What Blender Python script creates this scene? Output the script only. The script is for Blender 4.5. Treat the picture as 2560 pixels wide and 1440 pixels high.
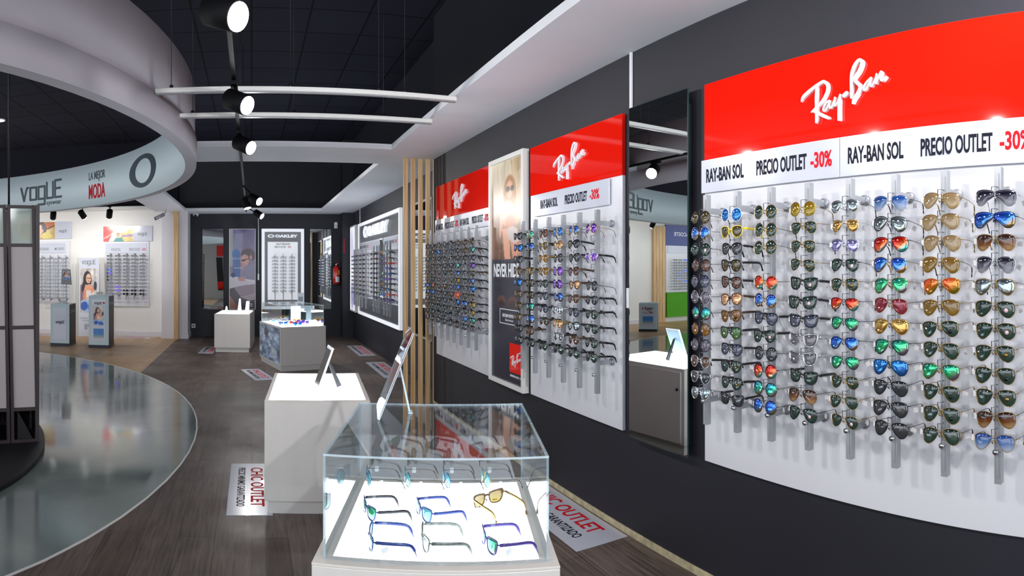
import bpy, bmesh, math, random
import numpy as np
from mathutils import Vector, Matrix

random.seed(7)
PI = math.pi
scene = bpy.context.scene
for o in list(bpy.data.objects):
    bpy.data.objects.remove(o, do_unlink=True)
COL = scene.collection

# ------------------------------------------------------------------ camera (the photograph is a stitched cylindrical panorama)
PXR = 1504.7                       # picture pixels per radian in a 2560 x 1440 frame
cam_d = bpy.data.cameras.new('camera')
cam_d.type = 'PANO'
cam_d.panorama_type = 'CENTRAL_CYLINDRICAL'
HALF = 1280.0 / PXR
cam_d.central_cylindrical_radius = 1.0
cam_d.central_cylindrical_range_u_min = -HALF
cam_d.central_cylindrical_range_u_max = HALF
cam_d.central_cylindrical_range_v_min = (671.0 - 1440.0) / PXR
cam_d.central_cylindrical_range_v_max = 671.0 / PXR
cam_d.clip_start = 0.02
cam = bpy.data.objects.new('camera', cam_d)
COL.objects.link(cam)
cam.location = (0, 0, 1.4)
cam.rotation_euler = (PI / 2, 0, -(1280.0 - 629.0) / PXR)
scene.camera = cam

# ------------------------------------------------------------------ world, view
W = bpy.data.worlds.new('shop_front_daylight')
scene.world = W
W.use_nodes = True
bg = W.node_tree.nodes['Background']
bg.inputs[0].default_value = (0.86, 0.92, 1.0, 1)
bg.inputs[1].default_value = 2.2
scene.view_settings.view_transform = 'Standard'
scene.view_settings.look = 'None'
scene.view_settings.exposure = 0.5
scene.view_settings.gamma = 1.0
scene.view_settings.use_curve_mapping = False
scene.cycles.max_bounces = 8
scene.cycles.transparent_max_bounces = 24
scene.cycles.caustics_reflective = False
scene.cycles.caustics_refractive = False
scene.cycles.sample_clamp_indirect = 4.0

LAMP_W = 19.0      # watts of each track spotlight


# ------------------------------------------------------------------ materials
def lin(c):
    return tuple((v / 255.0 / 12.92) if v / 255.0 <= 0.04045 else ((v / 255.0 + 0.055) / 1.055) ** 2.4 for v in c[:3]) + (1.0,)


MATS = {}


def mat(name, rgb=(200, 200, 200), rough=0.5, metal=0.0, spec=0.5, emit=None, estr=0.0, coat=0.0, var=None, trans=0.0):
    """Principled material; var = (scale, amount, stretch) adds a noise variation of the base colour."""
    if name in MATS:
        return MATS[name]
    m = bpy.data.materials.new(name)
    m.use_nodes = True
    nt = m.node_tree
    b = nt.nodes['Principled BSDF']
    b.inputs['Base Color'].default_value = lin(rgb)
    b.inputs['Roughness'].default_value = rough
    b.inputs['Metallic'].default_value = metal
    b.inputs['Specular IOR Level'].default_value = spec
    b.inputs['Coat Weight'].default_value = coat
    b.inputs['Coat Roughness'].default_value = 0.03
    if emit:
        b.inputs['Emission Color'].default_value = lin(emit)
        b.inputs['Emission Strength'].default_value = estr
    if var:
        tc = nt.nodes.new('ShaderNodeTexCoord')
        mp = nt.nodes.new('ShaderNodeMapping')
        mp.inputs['Scale'].default_value = var[2] if len(var) > 2 else (1, 1, 1)
        no = nt.nodes.new('ShaderNodeTexNoise')
        no.inputs['Scale'].default_value = var[0]
        no.inputs['Detail'].default_value = 5
        mr = nt.nodes.new('ShaderNodeMapRange')
        mr.inputs['From Min'].default_value = 0.3
        mr.inputs['From Max'].default_value = 0.7
        mr.inputs['To Min'].default_value = 1 - var[1]
        mr.inputs['To Max'].default_value = 1 + var[1]
        mx = nt.nodes.new('ShaderNodeMix')
        mx.data_type = 'RGBA'
        mx.blend_type = 'MULTIPLY'
        mx.inputs[0].default_value = 1.0
        mx.inputs[6].default_value = lin(rgb)
        L = nt.links
        L.new(tc.outputs['Object'], mp.inputs[0])
        L.new(mp.outputs[0], no.inputs['Vector'])
        L.new(no.outputs['Fac'], mr.inputs['Value'])
        L.new(mr.outputs[0], mx.inputs[7])
        L.new(mx.outputs[2], b.inputs['Base Color'])
    if trans:
        t = nt.nodes.new('ShaderNodeBsdfTransparent')
        ms = nt.nodes.new('ShaderNodeMixShader')
        ms.inputs[0].default_value = trans
        nt.links.new(b.outputs[0], ms.inputs[1])
        nt.links.new(t.outputs[0], ms.inputs[2])
        nt.links.new(ms.outputs[0], nt.nodes['Material Output'].inputs[0])
    MATS[name] = m
    return m


def mat_acrylic():
    m = bpy.data.materials.new('clear_acrylic')
    m.use_nodes = True
    nt = m.node_tree
    nt.nodes.remove(nt.nodes['Principled BSDF'])
    t = nt.nodes.new('ShaderNodeBsdfTransparent')
    t.inputs[0].default_value = (0.95, 0.975, 0.985, 1)
    g = nt.nodes.new('ShaderNodeBsdfGlossy')
    g.inputs['Roughness'].default_value = 0.0
    f = nt.nodes.new('ShaderNodeFresnel')
    f.inputs['IOR'].default_value = 1.5
    ms = nt.nodes.new('ShaderNodeMixShader')
    L = nt.links
    ge = nt.nodes.new('ShaderNodeNewGeometry')
    io = nt.nodes.new('ShaderNodeMapRange')
    io.inputs['To Min'].default_value = 1.5
    io.inputs['To Max'].default_value = 1.0 / 1.5
    L.new(ge.outputs['Backfacing'], io.inputs['Value'])
    L.new(io.outputs[0], f.inputs['IOR'])
    L.new(f.outputs[0], ms.inputs[0])
    L.new(t.outputs[0], ms.inputs[1])
    L.new(g.outputs[0], ms.inputs[2])
    L.new(ms.outputs[0], nt.nodes['Material Output'].inputs[0])
    return m


def mat_planks(name, c1, c2, cm, rough_lo, rough_hi, w=0.19, l=1.25, grain=1.0, spec=0.5):
    m = bpy.data.materials.new(name)
    m.use_nodes = True
    nt = m.node_tree
    L = nt.links
    N = nt.nodes.new
    b = nt.nodes['Principled BSDF']
    b.inputs['Specular IOR Level'].default_value = spec
    tc = N('ShaderNodeTexCoord')
    mp = N('ShaderNodeMapping')
    mp.inputs['Rotation'].default_value = (0, 0, PI / 2)
    br = N('ShaderNodeTexBrick')
    br.inputs['Color1'].default_value = lin(c1)
    br.inputs['Color2'].default_value = lin(c2)
    br.inputs['Mortar'].default_value = lin(cm)
    br.inputs['Scale'].default_value = 1.0
    br.inputs['Mortar Size'].default_value = 0.0015
    br.inputs['Brick Width'].default_value = l
    br.inputs['Row Height'].default_value = w
    g = N('ShaderNodeMapping')
    g.inputs['Scale'].default_value = (26, 1.6, 1)
    n1 = N('ShaderNodeTexNoise')
    n1.inputs['Scale'].default_value = 2.2
    n1.inputs['Detail'].default_value = 8
    n1.inputs['Distortion'].default_value = 0.6
    r1 = N('ShaderNodeMapRange')
    r1.inputs['From Min'].default_value = 0.3
    r1.inputs['From Max'].default_value = 0.7
    r1.inputs['To Min'].default_value = 1 - 0.45 * grain
    r1.inputs['To Max'].default_value = 1 + 0.45 * grain
    mx = N('ShaderNodeMix')
    mx.data_type = 'RGBA'
    mx.blend_type = 'MULTIPLY'
    mx.inputs[0].default_value = 1
    n2 = N('ShaderNodeTexNoise')
    n2.inputs['Scale'].default_value = 1.3
    n2.inputs['Detail'].default_value = 6
    n2.inputs['Roughness'].default_value = 0.65
    r2 = N('ShaderNodeMapRange')
    r2.inputs['From Min'].default_value = 0.35
    r2.inputs['From Max'].default_value = 0.65
    r2.inputs['To Min'].default_value = rough_lo
    r2.inputs['To Max'].default_value = rough_hi
    ad = N('ShaderNodeMath')
    ad.operation = 'MULTIPLY_ADD'
    ad.inputs[1].default_value = 0.18
    bp = N('ShaderNodeBump')
    bp.inputs['Strength'].default_value = 0.18 * grain
    bp.inputs['Distance'].default_value = 0.003
    L.new(tc.outputs['Object'], mp.inputs[0])
    L.new(mp.outputs[0], br.inputs['Vector'])
    L.new(tc.outputs['Object'], g.inputs[0])
    L.new(g.outputs[0], n1.inputs['Vector'])
    L.new(n1.outputs['Fac'], r1.inputs['Value'])
    L.new(br.outputs['Color'], mx.inputs[6])
    L.new(r1.outputs[0], mx.inputs[7])
    n3 = N('ShaderNodeTexNoise')
    n3.inputs['Scale'].default_value = 0.9
    n3.inputs['Detail'].default_value = 6
    n3.inputs['Distortion'].default_value = 0.8
    r3 = N('ShaderNodeMapRange')
    r3.inputs['From Min'].default_value = 0.35
    r3.inputs['From Max'].default_value = 0.65
    r3.inputs['To Min'].default_value = 1 - 0.3 * grain
    r3.inputs['To Max'].default_value = 1 + 0.3 * grain
    m3 = N('ShaderNodeMix')
    m3.data_type = 'RGBA'
    m3.blend_type = 'MULTIPLY'
    m3.inputs[0].default_value = 1
    L.new(tc.outputs['Object'], n3.inputs['Vector'])
    L.new(n3.outputs['Fac'], r3.inputs['Value'])
    L.new(mx.outputs[2], m3.inputs[6])
    L.new(r3.outputs[0], m3.inputs[7])
    L.new(m3.outputs[2], b.inputs['Base Color'])
    L.new(tc.outputs['Object'], n2.inputs['Vector'])
    L.new(n2.outputs['Fac'], r2.inputs['Value'])
    L.new(n1.outputs['Fac'], ad.inputs[0])
    L.new(r2.outputs[0], ad.inputs[2])
    L.new(ad.outputs[0], b.inputs['Roughness'])
    L.new(n1.outputs['Fac'], bp.inputs['Height'])
    L.new(bp.outputs[0], b.inputs['Normal'])
    return m


def mat_tiles(name, c, cm):
    m = bpy.data.materials.new(name)
    m.use_nodes = True
    nt = m.node_tree
    b = nt.nodes['Principled BSDF']
    b.inputs['Roughness'].default_value = 0.8
    b.inputs['Specular IOR Level'].default_value = 0.2
    tc = nt.nodes.new('ShaderNodeTexCoord')
    br = nt.nodes.new('ShaderNodeTexBrick')
    br.offset = 0.0
    br.inputs['Color1'].default_value = lin(c)
    br.inputs['Color2'].default_value = lin(tuple(v * 0.9 for v in c))
    br.inputs['Mortar'].default_value = lin(cm)
    br.inputs['Scale'].default_value = 1.0
    br.inputs['Mortar Size'].default_value = 0.012
    br.inputs['Brick Width'].default_value = 0.6
    br.inputs['Row Height'].default_value = 0.6
    nt.links.new(tc.outputs['Object'], br.inputs['Vector'])
    nt.links.new(br.outputs['Color'], b.inputs['Base Color'])
    return m


def mat_epoxy():
    m = bpy.data.materials.new('glossy_grey_resin')
    m.use_nodes = True
    nt = m.node_tree
    L = nt.links
    b = nt.nodes['Principled BSDF']
    b.inputs['IOR'].default_value = 1.75
    b.inputs['Specular IOR Level'].default_value = 0.7
    tc = nt.nodes.new('ShaderNodeTexCoord')
    n = nt.nodes.new('ShaderNodeTexNoise')
    n.inputs['Scale'].default_value = 0.9
    n.inputs['Detail'].default_value = 7
    n.inputs['Distortion'].default_value = 1.2
    r = nt.nodes.new('ShaderNodeValToRGB')
    r.color_ramp.elements[0].position = 0.35
    r.color_ramp.elements[0].color = lin((112, 126, 124))
    r.color_ramp.elements[1].position = 0.65
    r.color_ramp.elements[1].color = lin((146, 157, 152))
    mr = nt.nodes.new('ShaderNodeMapRange')
    mr.inputs['From Min'].default_value = 0.35
    mr.inputs['From Max'].default_value = 0.65
    mr.inputs['To Min'].default_value = 0.04
    mr.inputs['To Max'].default_value = 0.15
    L.new(tc.outputs['Object'], n.inputs['Vector'])
    L.new(n.outputs['Fac'], r.inputs[0])
    L.new(r.outputs[0], b.inputs['Base Color'])
    L.new(n.outputs['Fac'], mr.inputs['Value'])
    L.new(mr.outputs[0], b.inputs['Roughness'])
    return m


def mat_oak():
    m = bpy.data.materials.new('light_oak')
    m.use_nodes = True
    nt = m.node_tree
    L = nt.links
    b = nt.nodes['Principled BSDF']
    b.inputs['Roughness'].default_value = 0.45
    tc = nt.nodes.new('ShaderNodeTexCoord')
    mp = nt.nodes.new('ShaderNodeMapping')
    mp.inputs['Scale'].default_value = (30, 30, 1.3)
    n = nt.nodes.new('ShaderNodeTexNoise')
    n.inputs['Scale'].default_value = 1.5
    n.inputs['Detail'].default_value = 6
    r = nt.nodes.new('ShaderNodeValToRGB')
    r.color_ramp.elements[0].position = 0.3
    r.color_ramp.elements[0].color = lin((188, 146, 92))
    r.color_ramp.elements[1].position = 0.7
    r.color_ramp.elements[1].color = lin((226, 192, 142))
    L.new(tc.outputs['Object'], mp.inputs[0])
    L.new(mp.outputs[0], n.inputs['Vector'])
    L.new(n.outputs['Fac'], r.inputs[0])
    L.new(r.outputs[0], b.inputs['Base Color'])
    return m


def mat_print(name, rough=0.3, estr=0.0):
    """Printed picture: colours are stored per mesh point."""
    m = bpy.data.materials.new(name)
    m.use_nodes = True
    nt = m.node_tree
    b = nt.nodes['Principled BSDF']
    b.inputs['Roughness'].default_value = rough
    a = nt.nodes.new('ShaderNodeAttribute')
    a.attribute_name = 'ink'
    nt.links.new(a.outputs['Color'], b.inputs['Base Color'])
    if estr:
        nt.links.new(a.outputs['Color'], b.inputs['Emission Color'])
        b.inputs['Emission Strength'].default_value = estr
    return m


def mat_lens(name, stops, metal=0.0, clear=None, rough=0.05, z0=-0.024, z1=0.024, tilt=None):
    """Lens: colour ramp from bottom to top; clear = (bottom, top) share of light let through."""
    tilt = (0.7 if metal > 0.5 else 0.15) if tilt is None else tilt  # mirrored lenses: slanted ramp paints uneven reflections into the colour
    m = bpy.data.materials.new(name)
    m.use_nodes = True
    nt = m.node_tree
    L = nt.links
    b = nt.nodes['Principled BSDF']
    b.inputs['Roughness'].default_value = rough
    b.inputs['Metallic'].default_value = metal
    b.inputs['Specular IOR Level'].default_value = 0.8
    b.inputs['Coat Weight'].default_value = 0.5
    b.inputs['Coat Roughness'].default_value = 0.02
    tc = nt.nodes.new('ShaderNodeTexCoord')
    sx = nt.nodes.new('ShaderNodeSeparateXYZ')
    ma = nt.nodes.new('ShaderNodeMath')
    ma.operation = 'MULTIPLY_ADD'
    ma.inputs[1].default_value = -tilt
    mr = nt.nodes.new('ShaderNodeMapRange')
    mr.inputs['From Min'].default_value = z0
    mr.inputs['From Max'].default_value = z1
    r = nt.nodes.new('ShaderNodeValToRGB')
    el = r.color_ramp.elements
    while len(el) < len(stops):
        el.new(0.5)
    for i, (p, c) in enumerate(stops):
        el[i].position = p
        el[i].color = lin(c)
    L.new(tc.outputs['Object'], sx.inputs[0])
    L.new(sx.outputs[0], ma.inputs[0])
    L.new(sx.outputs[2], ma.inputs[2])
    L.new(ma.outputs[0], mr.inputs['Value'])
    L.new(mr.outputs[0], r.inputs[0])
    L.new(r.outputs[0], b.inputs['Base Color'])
    if clear:
        t = nt.nodes.new('ShaderNodeBsdfTransparent')
        L.new(r.outputs[0], t.inputs[0])
        ms = nt.nodes.new('ShaderNodeMixShader')
        m2 = nt.nodes.new('ShaderNodeMapRange')
        m2.inputs['To Min'].default_value = clear[0]
        m2.inputs['To Max'].default_value = clear[1]
        L.new(mr.outputs[0], m2.inputs['Value'])
        L.new(m2.outputs[0], ms.inputs[0])
        L.new(b.outputs[0], ms.inputs[1])
        L.new(t.outputs[0], ms.inputs[2])
        L.new(ms.outputs[0], nt.nodes['Material Output'].inputs[0])
    return m


M_BLACKWALL = mat('black_wall_paint', (31, 32, 41), 0.6, var=(1.5, 0.12))
M_BLACK = mat('matt_black', (22, 22, 26), 0.5)
M_BLACKGLOSS = mat('gloss_black', (16, 17, 20), 0.15)
M_NIGHT = mat('black_ceiling_paint', (30, 30, 40), 0.8, spec=0.2)
M_TILES = mat_tiles('black_ceiling_tiles', (46, 47, 60), (14, 14, 20))
M_WHITE = mat('white_paint', (222, 220, 226), 0.6, var=(2.0, 0.03))
M_RINGW = mat('ring_white_paint', (200, 196, 203), 0.6, var=(2.0, 0.03))
M_RINGIN = mat('ring_inner_pale_blue', (226, 240, 244), 0.5)
M_SOFFIT = mat('white_plaster', (232, 234, 240), 0.7, var=(2.0, 0.03))
M_WARMWHITE = mat('warm_white_wall', (238, 236, 232), 0.6, var=(2.0, 0.02))
M_FLOOR = mat_planks('dark_wood_planks', (80, 66, 58), (100, 87, 80), (34, 27, 24), 0.27, 0.52)
M_LIGHTFLOOR = mat_planks('light_wood_planks', (176, 140, 98), (196, 160, 116), (120, 90, 60), 0.25, 0.4, grain=0.45)
M_EPOXY = mat_epoxy()
M_OAK = mat_oak()
M_STEEL = mat('satin_aluminium', (164, 166, 171), 0.3, 0.4)
M_STEELD = mat('dark_steel_wire', (112, 114, 120), 0.3, 0.9)
M_CHROME = mat('chrome', (220, 222, 226), 0.08, 1.0)
M_BOARD = mat('white_board', (224, 224, 230), 0.25, coat=0.15)
M_SIGNW = mat('white_sign_board', (204, 207, 220), 0.2, coat=0.3)
M_RED = mat('gloss_red', (236, 28, 12), 0.05)
M_INKR = mat('red_ink', (214, 24, 38), 0.6, spec=0.15)
M_INKD = mat('dark_ink', (28, 30, 44), 0.6, spec=0.15)
M_INKT = mat('slate_ink', (52, 68, 78), 0.4)
M_INKG = mat('grey_ink', (120, 122, 128), 0.4)
M_LETTER = mat('white_letter', (240, 240, 244), 0.25)
M_FRAMEW = mat('white_frame', (232, 231, 226), 0.4)
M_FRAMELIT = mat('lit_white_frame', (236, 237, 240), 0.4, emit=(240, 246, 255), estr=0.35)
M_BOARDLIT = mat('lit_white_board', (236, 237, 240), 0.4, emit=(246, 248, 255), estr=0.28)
M_LAMINATE = mat('pale_laminate', (204, 200, 195), 0.35, var=(3.0, 0.02, (6, 6, 0.6)))
M_LAMEDGE = mat('pale_laminate_edge', (206, 200, 192), 0.4)
M_PLINTH = mat('grey_plinth', (196, 194, 190), 0.4)
M_LIGHT = mat('glowing_diffuser', (255, 255, 255), 0.5, emit=(236, 245, 255), estr=3.2)
M_GLOW = mat('glowing_counter_top', (255, 255, 255), 0.5, emit=(236, 245, 255), estr=7.0)
M_LAMPBLACK = mat('lamp_black', (10, 10, 13), 0.6, spec=0.15)
M_LAMP = mat('lamp_glow', (255, 255, 255), 0.5, emit=(252, 252, 255), estr=80.0)
M_ACRYLIC = mat_acrylic()
M_ACREDGE = mat('acrylic_edge', (206, 226, 234), 0.2, trans=0.45)
M_CLEAR = mat('clear_plastic', (222, 226, 230), 0.2, trans=0.84)
M_TAG = mat('white_tag', (228, 226, 228), 0.4)
M_MIRROR = mat('mirror_silver', (225, 230, 230), 0.0, 1.0)
M_MIRROREDGE = mat('mirror_edge', (44, 66, 68), 0.1)
M_TEAL = mat('pale_blue_fascia', (196, 216, 222), 0.45)
M_GREY = mat('grey_panel', (140, 140, 142), 0.4)
M_DGREY = mat('charcoal_panel', (84, 85, 90), 0.35)
M_FRAMED = mat('dark_bronze_frame', (64, 56, 58), 0.4, 0.2)
M_TRANSL = mat('white_translucent_panel', (186, 178, 178), 0.5)
M_GLASSG = mat('greenish_glass', (196, 216, 206), 0.08, trans=0.55)
M_EXT = mat('extinguisher_red', (214, 26, 22), 0.2, coat=0.5)
M_YELLOW = mat('yellow_label', (238, 214, 60), 0.5)
M_TURF = mat('green_turf', (86, 168, 34), 0.9, var=(60, 0.35))
M_NAVY = mat('navy_sign', (44, 56, 128), 0.3)
M_GOLD = mat('gold_metal', (172, 140, 78), 0.2, 0.9)
M_TORT = mat('tortoiseshell', (74, 46, 26), 0.15, var=(120, 0.6))
M_PLASTK = mat('black_plastic', (20, 20, 24), 0.15)
M_GUN = mat('gunmetal', (60, 62, 68), 0.25, 0.8)
M_BLUEPL = mat('blue_plastic', (22, 46, 118), 0.2)
M_PURPL = mat('purple_plastic', (66, 44, 130), 0.2)
M_CAMO = mat('camouflage_plastic', (108, 112, 104), 0.3, var=(70, 0.6))
M_PLASTER = mat('raw_plaster_edge', (196, 184, 150), 0.8, var=(20, 0.3))
M_PRINT = mat_print('printed_picture')
M_PRINTL = mat_print('backlit_picture', 0.3, 0.55)


# ------------------------------------------------------------------ mesh helpers
class MB:
    """Collects shapes, then builds one mesh object."""

    def __init__(self):
        self.v, self.f, self.mi, self.sm = [], [], [], []
        self.T = None

    def add(self, vs, fs, mi=0, smooth=False):
        n = len(self.v)
        for p in vs:
            p = Vector(p)
            self.v.append(tuple(self.T @ p if self.T else p))
        for f in fs:
            self.f.append([n + i for i in f])
            self.mi.append(mi)
            self.sm.append(smooth)
        return self

    def box(self, x0, x1, y0, y1, z0, z1, mi=0):
        vs = [(x, y, z) for x in (x0, x1) for y in (y0, y1) for z in (z0, z1)]
        return self.add(vs, [(0, 1, 3, 2), (4, 6, 7, 5), (0, 4, 5, 1), (2, 3, 7, 6), (0, 2, 6, 4), (1, 5, 7, 3)], mi)

    def prism(self, pts, z0, z1, mi=0, axis='z'):
        n = len(pts)
        if axis == 'z':
            vs = [(x, y, z0) for x, y in pts] + [(x, y, z1) for x, y in pts]
        else:                                  # outline in x-z, thickness along y
            vs = [(x, z0, y) for x, y in pts] + [(x, z1, y) for x, y in pts]
        fs = [tuple(range(n))[::-1], tuple(range(n, 2 * n))]
        fs += [(i, (i + 1) % n, n + (i + 1) % n, n + i) for i in range(n)]
        return self.add(vs, fs, mi)

    def tube(self, pts, r, n=8, mi=0, closed=False, flat=None):
        """flat = (sideways, upright) multiplies the section."""
        P = [Vector(p) for p in pts]
        k = len(P)
        R = r if isinstance(r, (list, tuple)) else [r] * k
        vs, fs = [], []
        for i, p in enumerate(P):
            a = P[(i - 1) % k] if (closed or i > 0) else p
            b = P[(i + 1) % k] if (closed or i < k - 1) else p
            t = (b - a)
            t = t.normalized() if t.length > 1e-9 else Vector((0, 0, 1))
            ref = Vector((0, 1, 0)) if closed else (Vector((0, 0, 1)) if abs(t.z) < 0.9 else Vector((1, 0, 0)))
            s = t.cross(ref)
            s = s.normalized() if s.length > 1e-9 else Vector((1, 0, 0))
            u = s.cross(t).normalized()
            fx, fu = flat if flat else (1, 1)
            for j in range(n):
                q = 2 * PI * j / n
                vs.append(p + s * (R[i] * fx * math.cos(q)) + u * (R[i] * fu * math.sin(q)))
        m = k if closed else k - 1
        for i in range(m):
            for j in range(n):
                a, b = i * n + j, i * n + (j + 1) % n
                c, d = ((i + 1) % k) * n + (j + 1) % n, ((i + 1) % k) * n + j
                fs.append((a, b, c, d))
        if not closed:
            fs.append(tuple(range(n))[::-1])
            fs.append(tuple(range((k - 1) * n, k * n)))
        return self.add(vs, fs, mi, True)

    def cyl(self, p0, p1, r, n=16, mi=0, r1=None):
        return self.tube([p0, p1], [r, r if r1 is None else r1], n, mi)

    def lathe(self, prof, n=24, mi=0, c=(0, 0, 0)):
        vs, fs = [], []
        for r, z in prof:
            for j in range(n):
                q = 2 * PI * j / n
                vs.append((c[0] + r * math.cos(q), c[1] + r * math.sin(q), c[2] + z))
        for i in range(len(prof) - 1):
            for j in range(n):
                fs.append((i * n + j, i * n + (j + 1) % n, (i + 1) * n + (j + 1) % n, (i + 1) * n + j))
        fs.append(tuple(range(n))[::-1])
        fs.append(tuple(range((len(prof) - 1) * n, len(prof) * n)))
        return self.add(vs, fs, mi, True)

    def stroke(self, pts, y0, y1, mi=0, cap=True):
        """Ribbon letter stroke in the x-z plane; pts = (x, z, width); thickness from y0 (front) to y1."""
        P = pts
        n = len(P)
        vs, fs = [], []
        for i in range(n):
            a, b = P[max(0, i - 1)], P[min(n - 1, i + 1)]
            dx, dz = b[0] - a[0], b[1] - a[1]
            l = math.hypot(dx, dz) or 1
            nx, nz = -dz / l, dx / l
            w = P[i][2] / 2
            for sgn in (1, -1):
                for y in (y0 - 0.0012 * i / n, y1):
                    vs.append((P[i][0] + sgn * nx * w, y, P[i][1] + sgn * nz * w))
        for i in range(n - 1):
            a, b = i * 4, i * 4 + 4
            fs += [(a, a + 2, b + 2, b), (a + 1, b + 1, b + 3, a + 3), (a, b, b + 1, a + 1), (a + 2, a + 3, b + 3, b + 2)]
        self.add(vs, fs, mi)
        if cap:
            for e, dy in ((P[0], 0.0003), (P[-1], 0.0016)):
                self.prism([(e[0] + e[2] / 2 * math.cos(2 * PI * k / 10), e[1] + e[2] / 2 * math.sin(2 * PI * k / 10)) for k in range(10)], y0 - dy, y1, mi, 'y')
        return self

    def mesh(self, name, mats):
        me = bpy.data.meshes.new(name)
        me.from_pydata(self.v, [], self.f)
        for m in (mats if isinstance(mats, (list, tuple)) else [mats]):
            me.materials.append(m)
        me.polygons.foreach_set('material_index', self.mi)
        me.polygons.foreach_set('use_smooth', self.sm)
        bm = bmesh.new()
        bm.from_mesh(me)
        bmesh.ops.recalc_face_normals(bm, faces=bm.faces)
        bm.to_mesh(me)
        bm.free()
        me.update()
        return me

    def build(self, name, mats, parent=None, loc=(0, 0, 0), bevel=0.0):
        return link(name, self.mesh(name, mats), parent, loc, bevel)


def link(name, me, parent=None, loc=(0, 0, 0), bevel=0.0, rot=None):
    o = bpy.data.objects.new(name, me)
    COL.objects.link(o)
    o.location = loc
    if rot:
        o.rotation_euler = rot
    if parent:
        o.parent = parent
    if bevel:
        b = o.modifiers.new('bevel', 'BEVEL')
        b.width = bevel
        b.segments = 2
        b.limit_method = 'ANGLE'
    return o


def tag(o, label=None, cat=None, group=None, kind=None):
    if label:
        o['label'] = label
    if cat:
        o['category'] = cat
    if group:
        o['group'] = group
    if kind:
        o['kind'] = kind
    return o


def empty(name, loc, rz=0.0, label=None, cat=None, group=None, kind=None):
    o = bpy.data.objects.new(name, None)
    COL.objects.link(o)
    o.empty_display_size = 0.1
    o.location = loc
    o.rotation_euler = (0, 0, rz)
    return tag(o, label, cat, group, kind)


def struct(name, mb, mats, label, cat, bevel=0.0):
    return tag(mb.build(name, mats, None, (0, 0, 0), bevel), label, cat, None, 'structure')


def cr(pts, k=5, closed=False):
    """Catmull-Rom through points of any dimension."""
    n = len(pts)
    out = []
    for i in range(n if closed else n - 1):
        p0 = pts[(i - 1) % n] if (closed or i > 0) else pts[i]
        p1, p2 = pts[i], pts[(i + 1) % n]
        p3 = pts[(i + 2) % n] if (closed or i + 2 < n) else p2
        for j in range(k):
            t = j / k
            out.append(tuple(0.5 * (2 * b + (c - a) * t + (2 * a - 5 * b + 4 * c - d) * t * t + (3 * b - a - 3 * c + d) * t ** 3)
                             for a, b, c, d in zip(p0, p1, p2, p3)))
    if not closed:
        out.append(tuple(pts[-1]))
    return out


# ------------------------------------------------------------------ lettering
_txt = {}


def text_mesh(s, bold=0.0):
    """Letters from the built-in font, scaled to a unit height and unit width box: (verts, faces, aspect)."""
    key = (s, bold)
    if key in _txt:
        return _txt[key]
    cu = bpy.data.curves.new('lettering', 'FONT')
    cu.body = s
    cu.resolution_u = 3
    cu.offset = bold
    cu.extrude = 0.02
    ob = bpy.data.objects.new('lettering', cu)
    COL.objects.link(ob)
    dg = bpy.context.evaluated_depsgraph_get()
    me = bpy.data.meshes.new_from_object(ob.evaluated_get(dg))
    vs = np.array([v.co[:] for v in me.vertices])
    fs = [tuple(p.vertices) for p in me.polygons]
    bpy.data.objects.remove(ob)
    bpy.data.curves.remove(cu)
    bpy.data.meshes.remove(me)
    lo, hi = vs.min(0), vs.max(0)
    asp = (hi[0] - lo[0]) / (hi[1] - lo[1])
    vs = (vs - lo) / (hi - lo)
    _txt[key] = (vs, fs, asp)
    return _txt[key]


def put_text(mb, s, x0, x1, z0, z1, y=0.0, d=0.001, mi=0, bold=0.012):
    """Letters filling x0..x1, z0..z1, standing d proud of the plane y (front is -y)."""
    vs, fs, _ = text_mesh(s, bold)
    mb.add([(x0 + (x1 - x0) * a, y - d * c, z0 + (z1 - z0) * b) for a, b, c in vs], fs, mi)
    return mb


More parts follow.
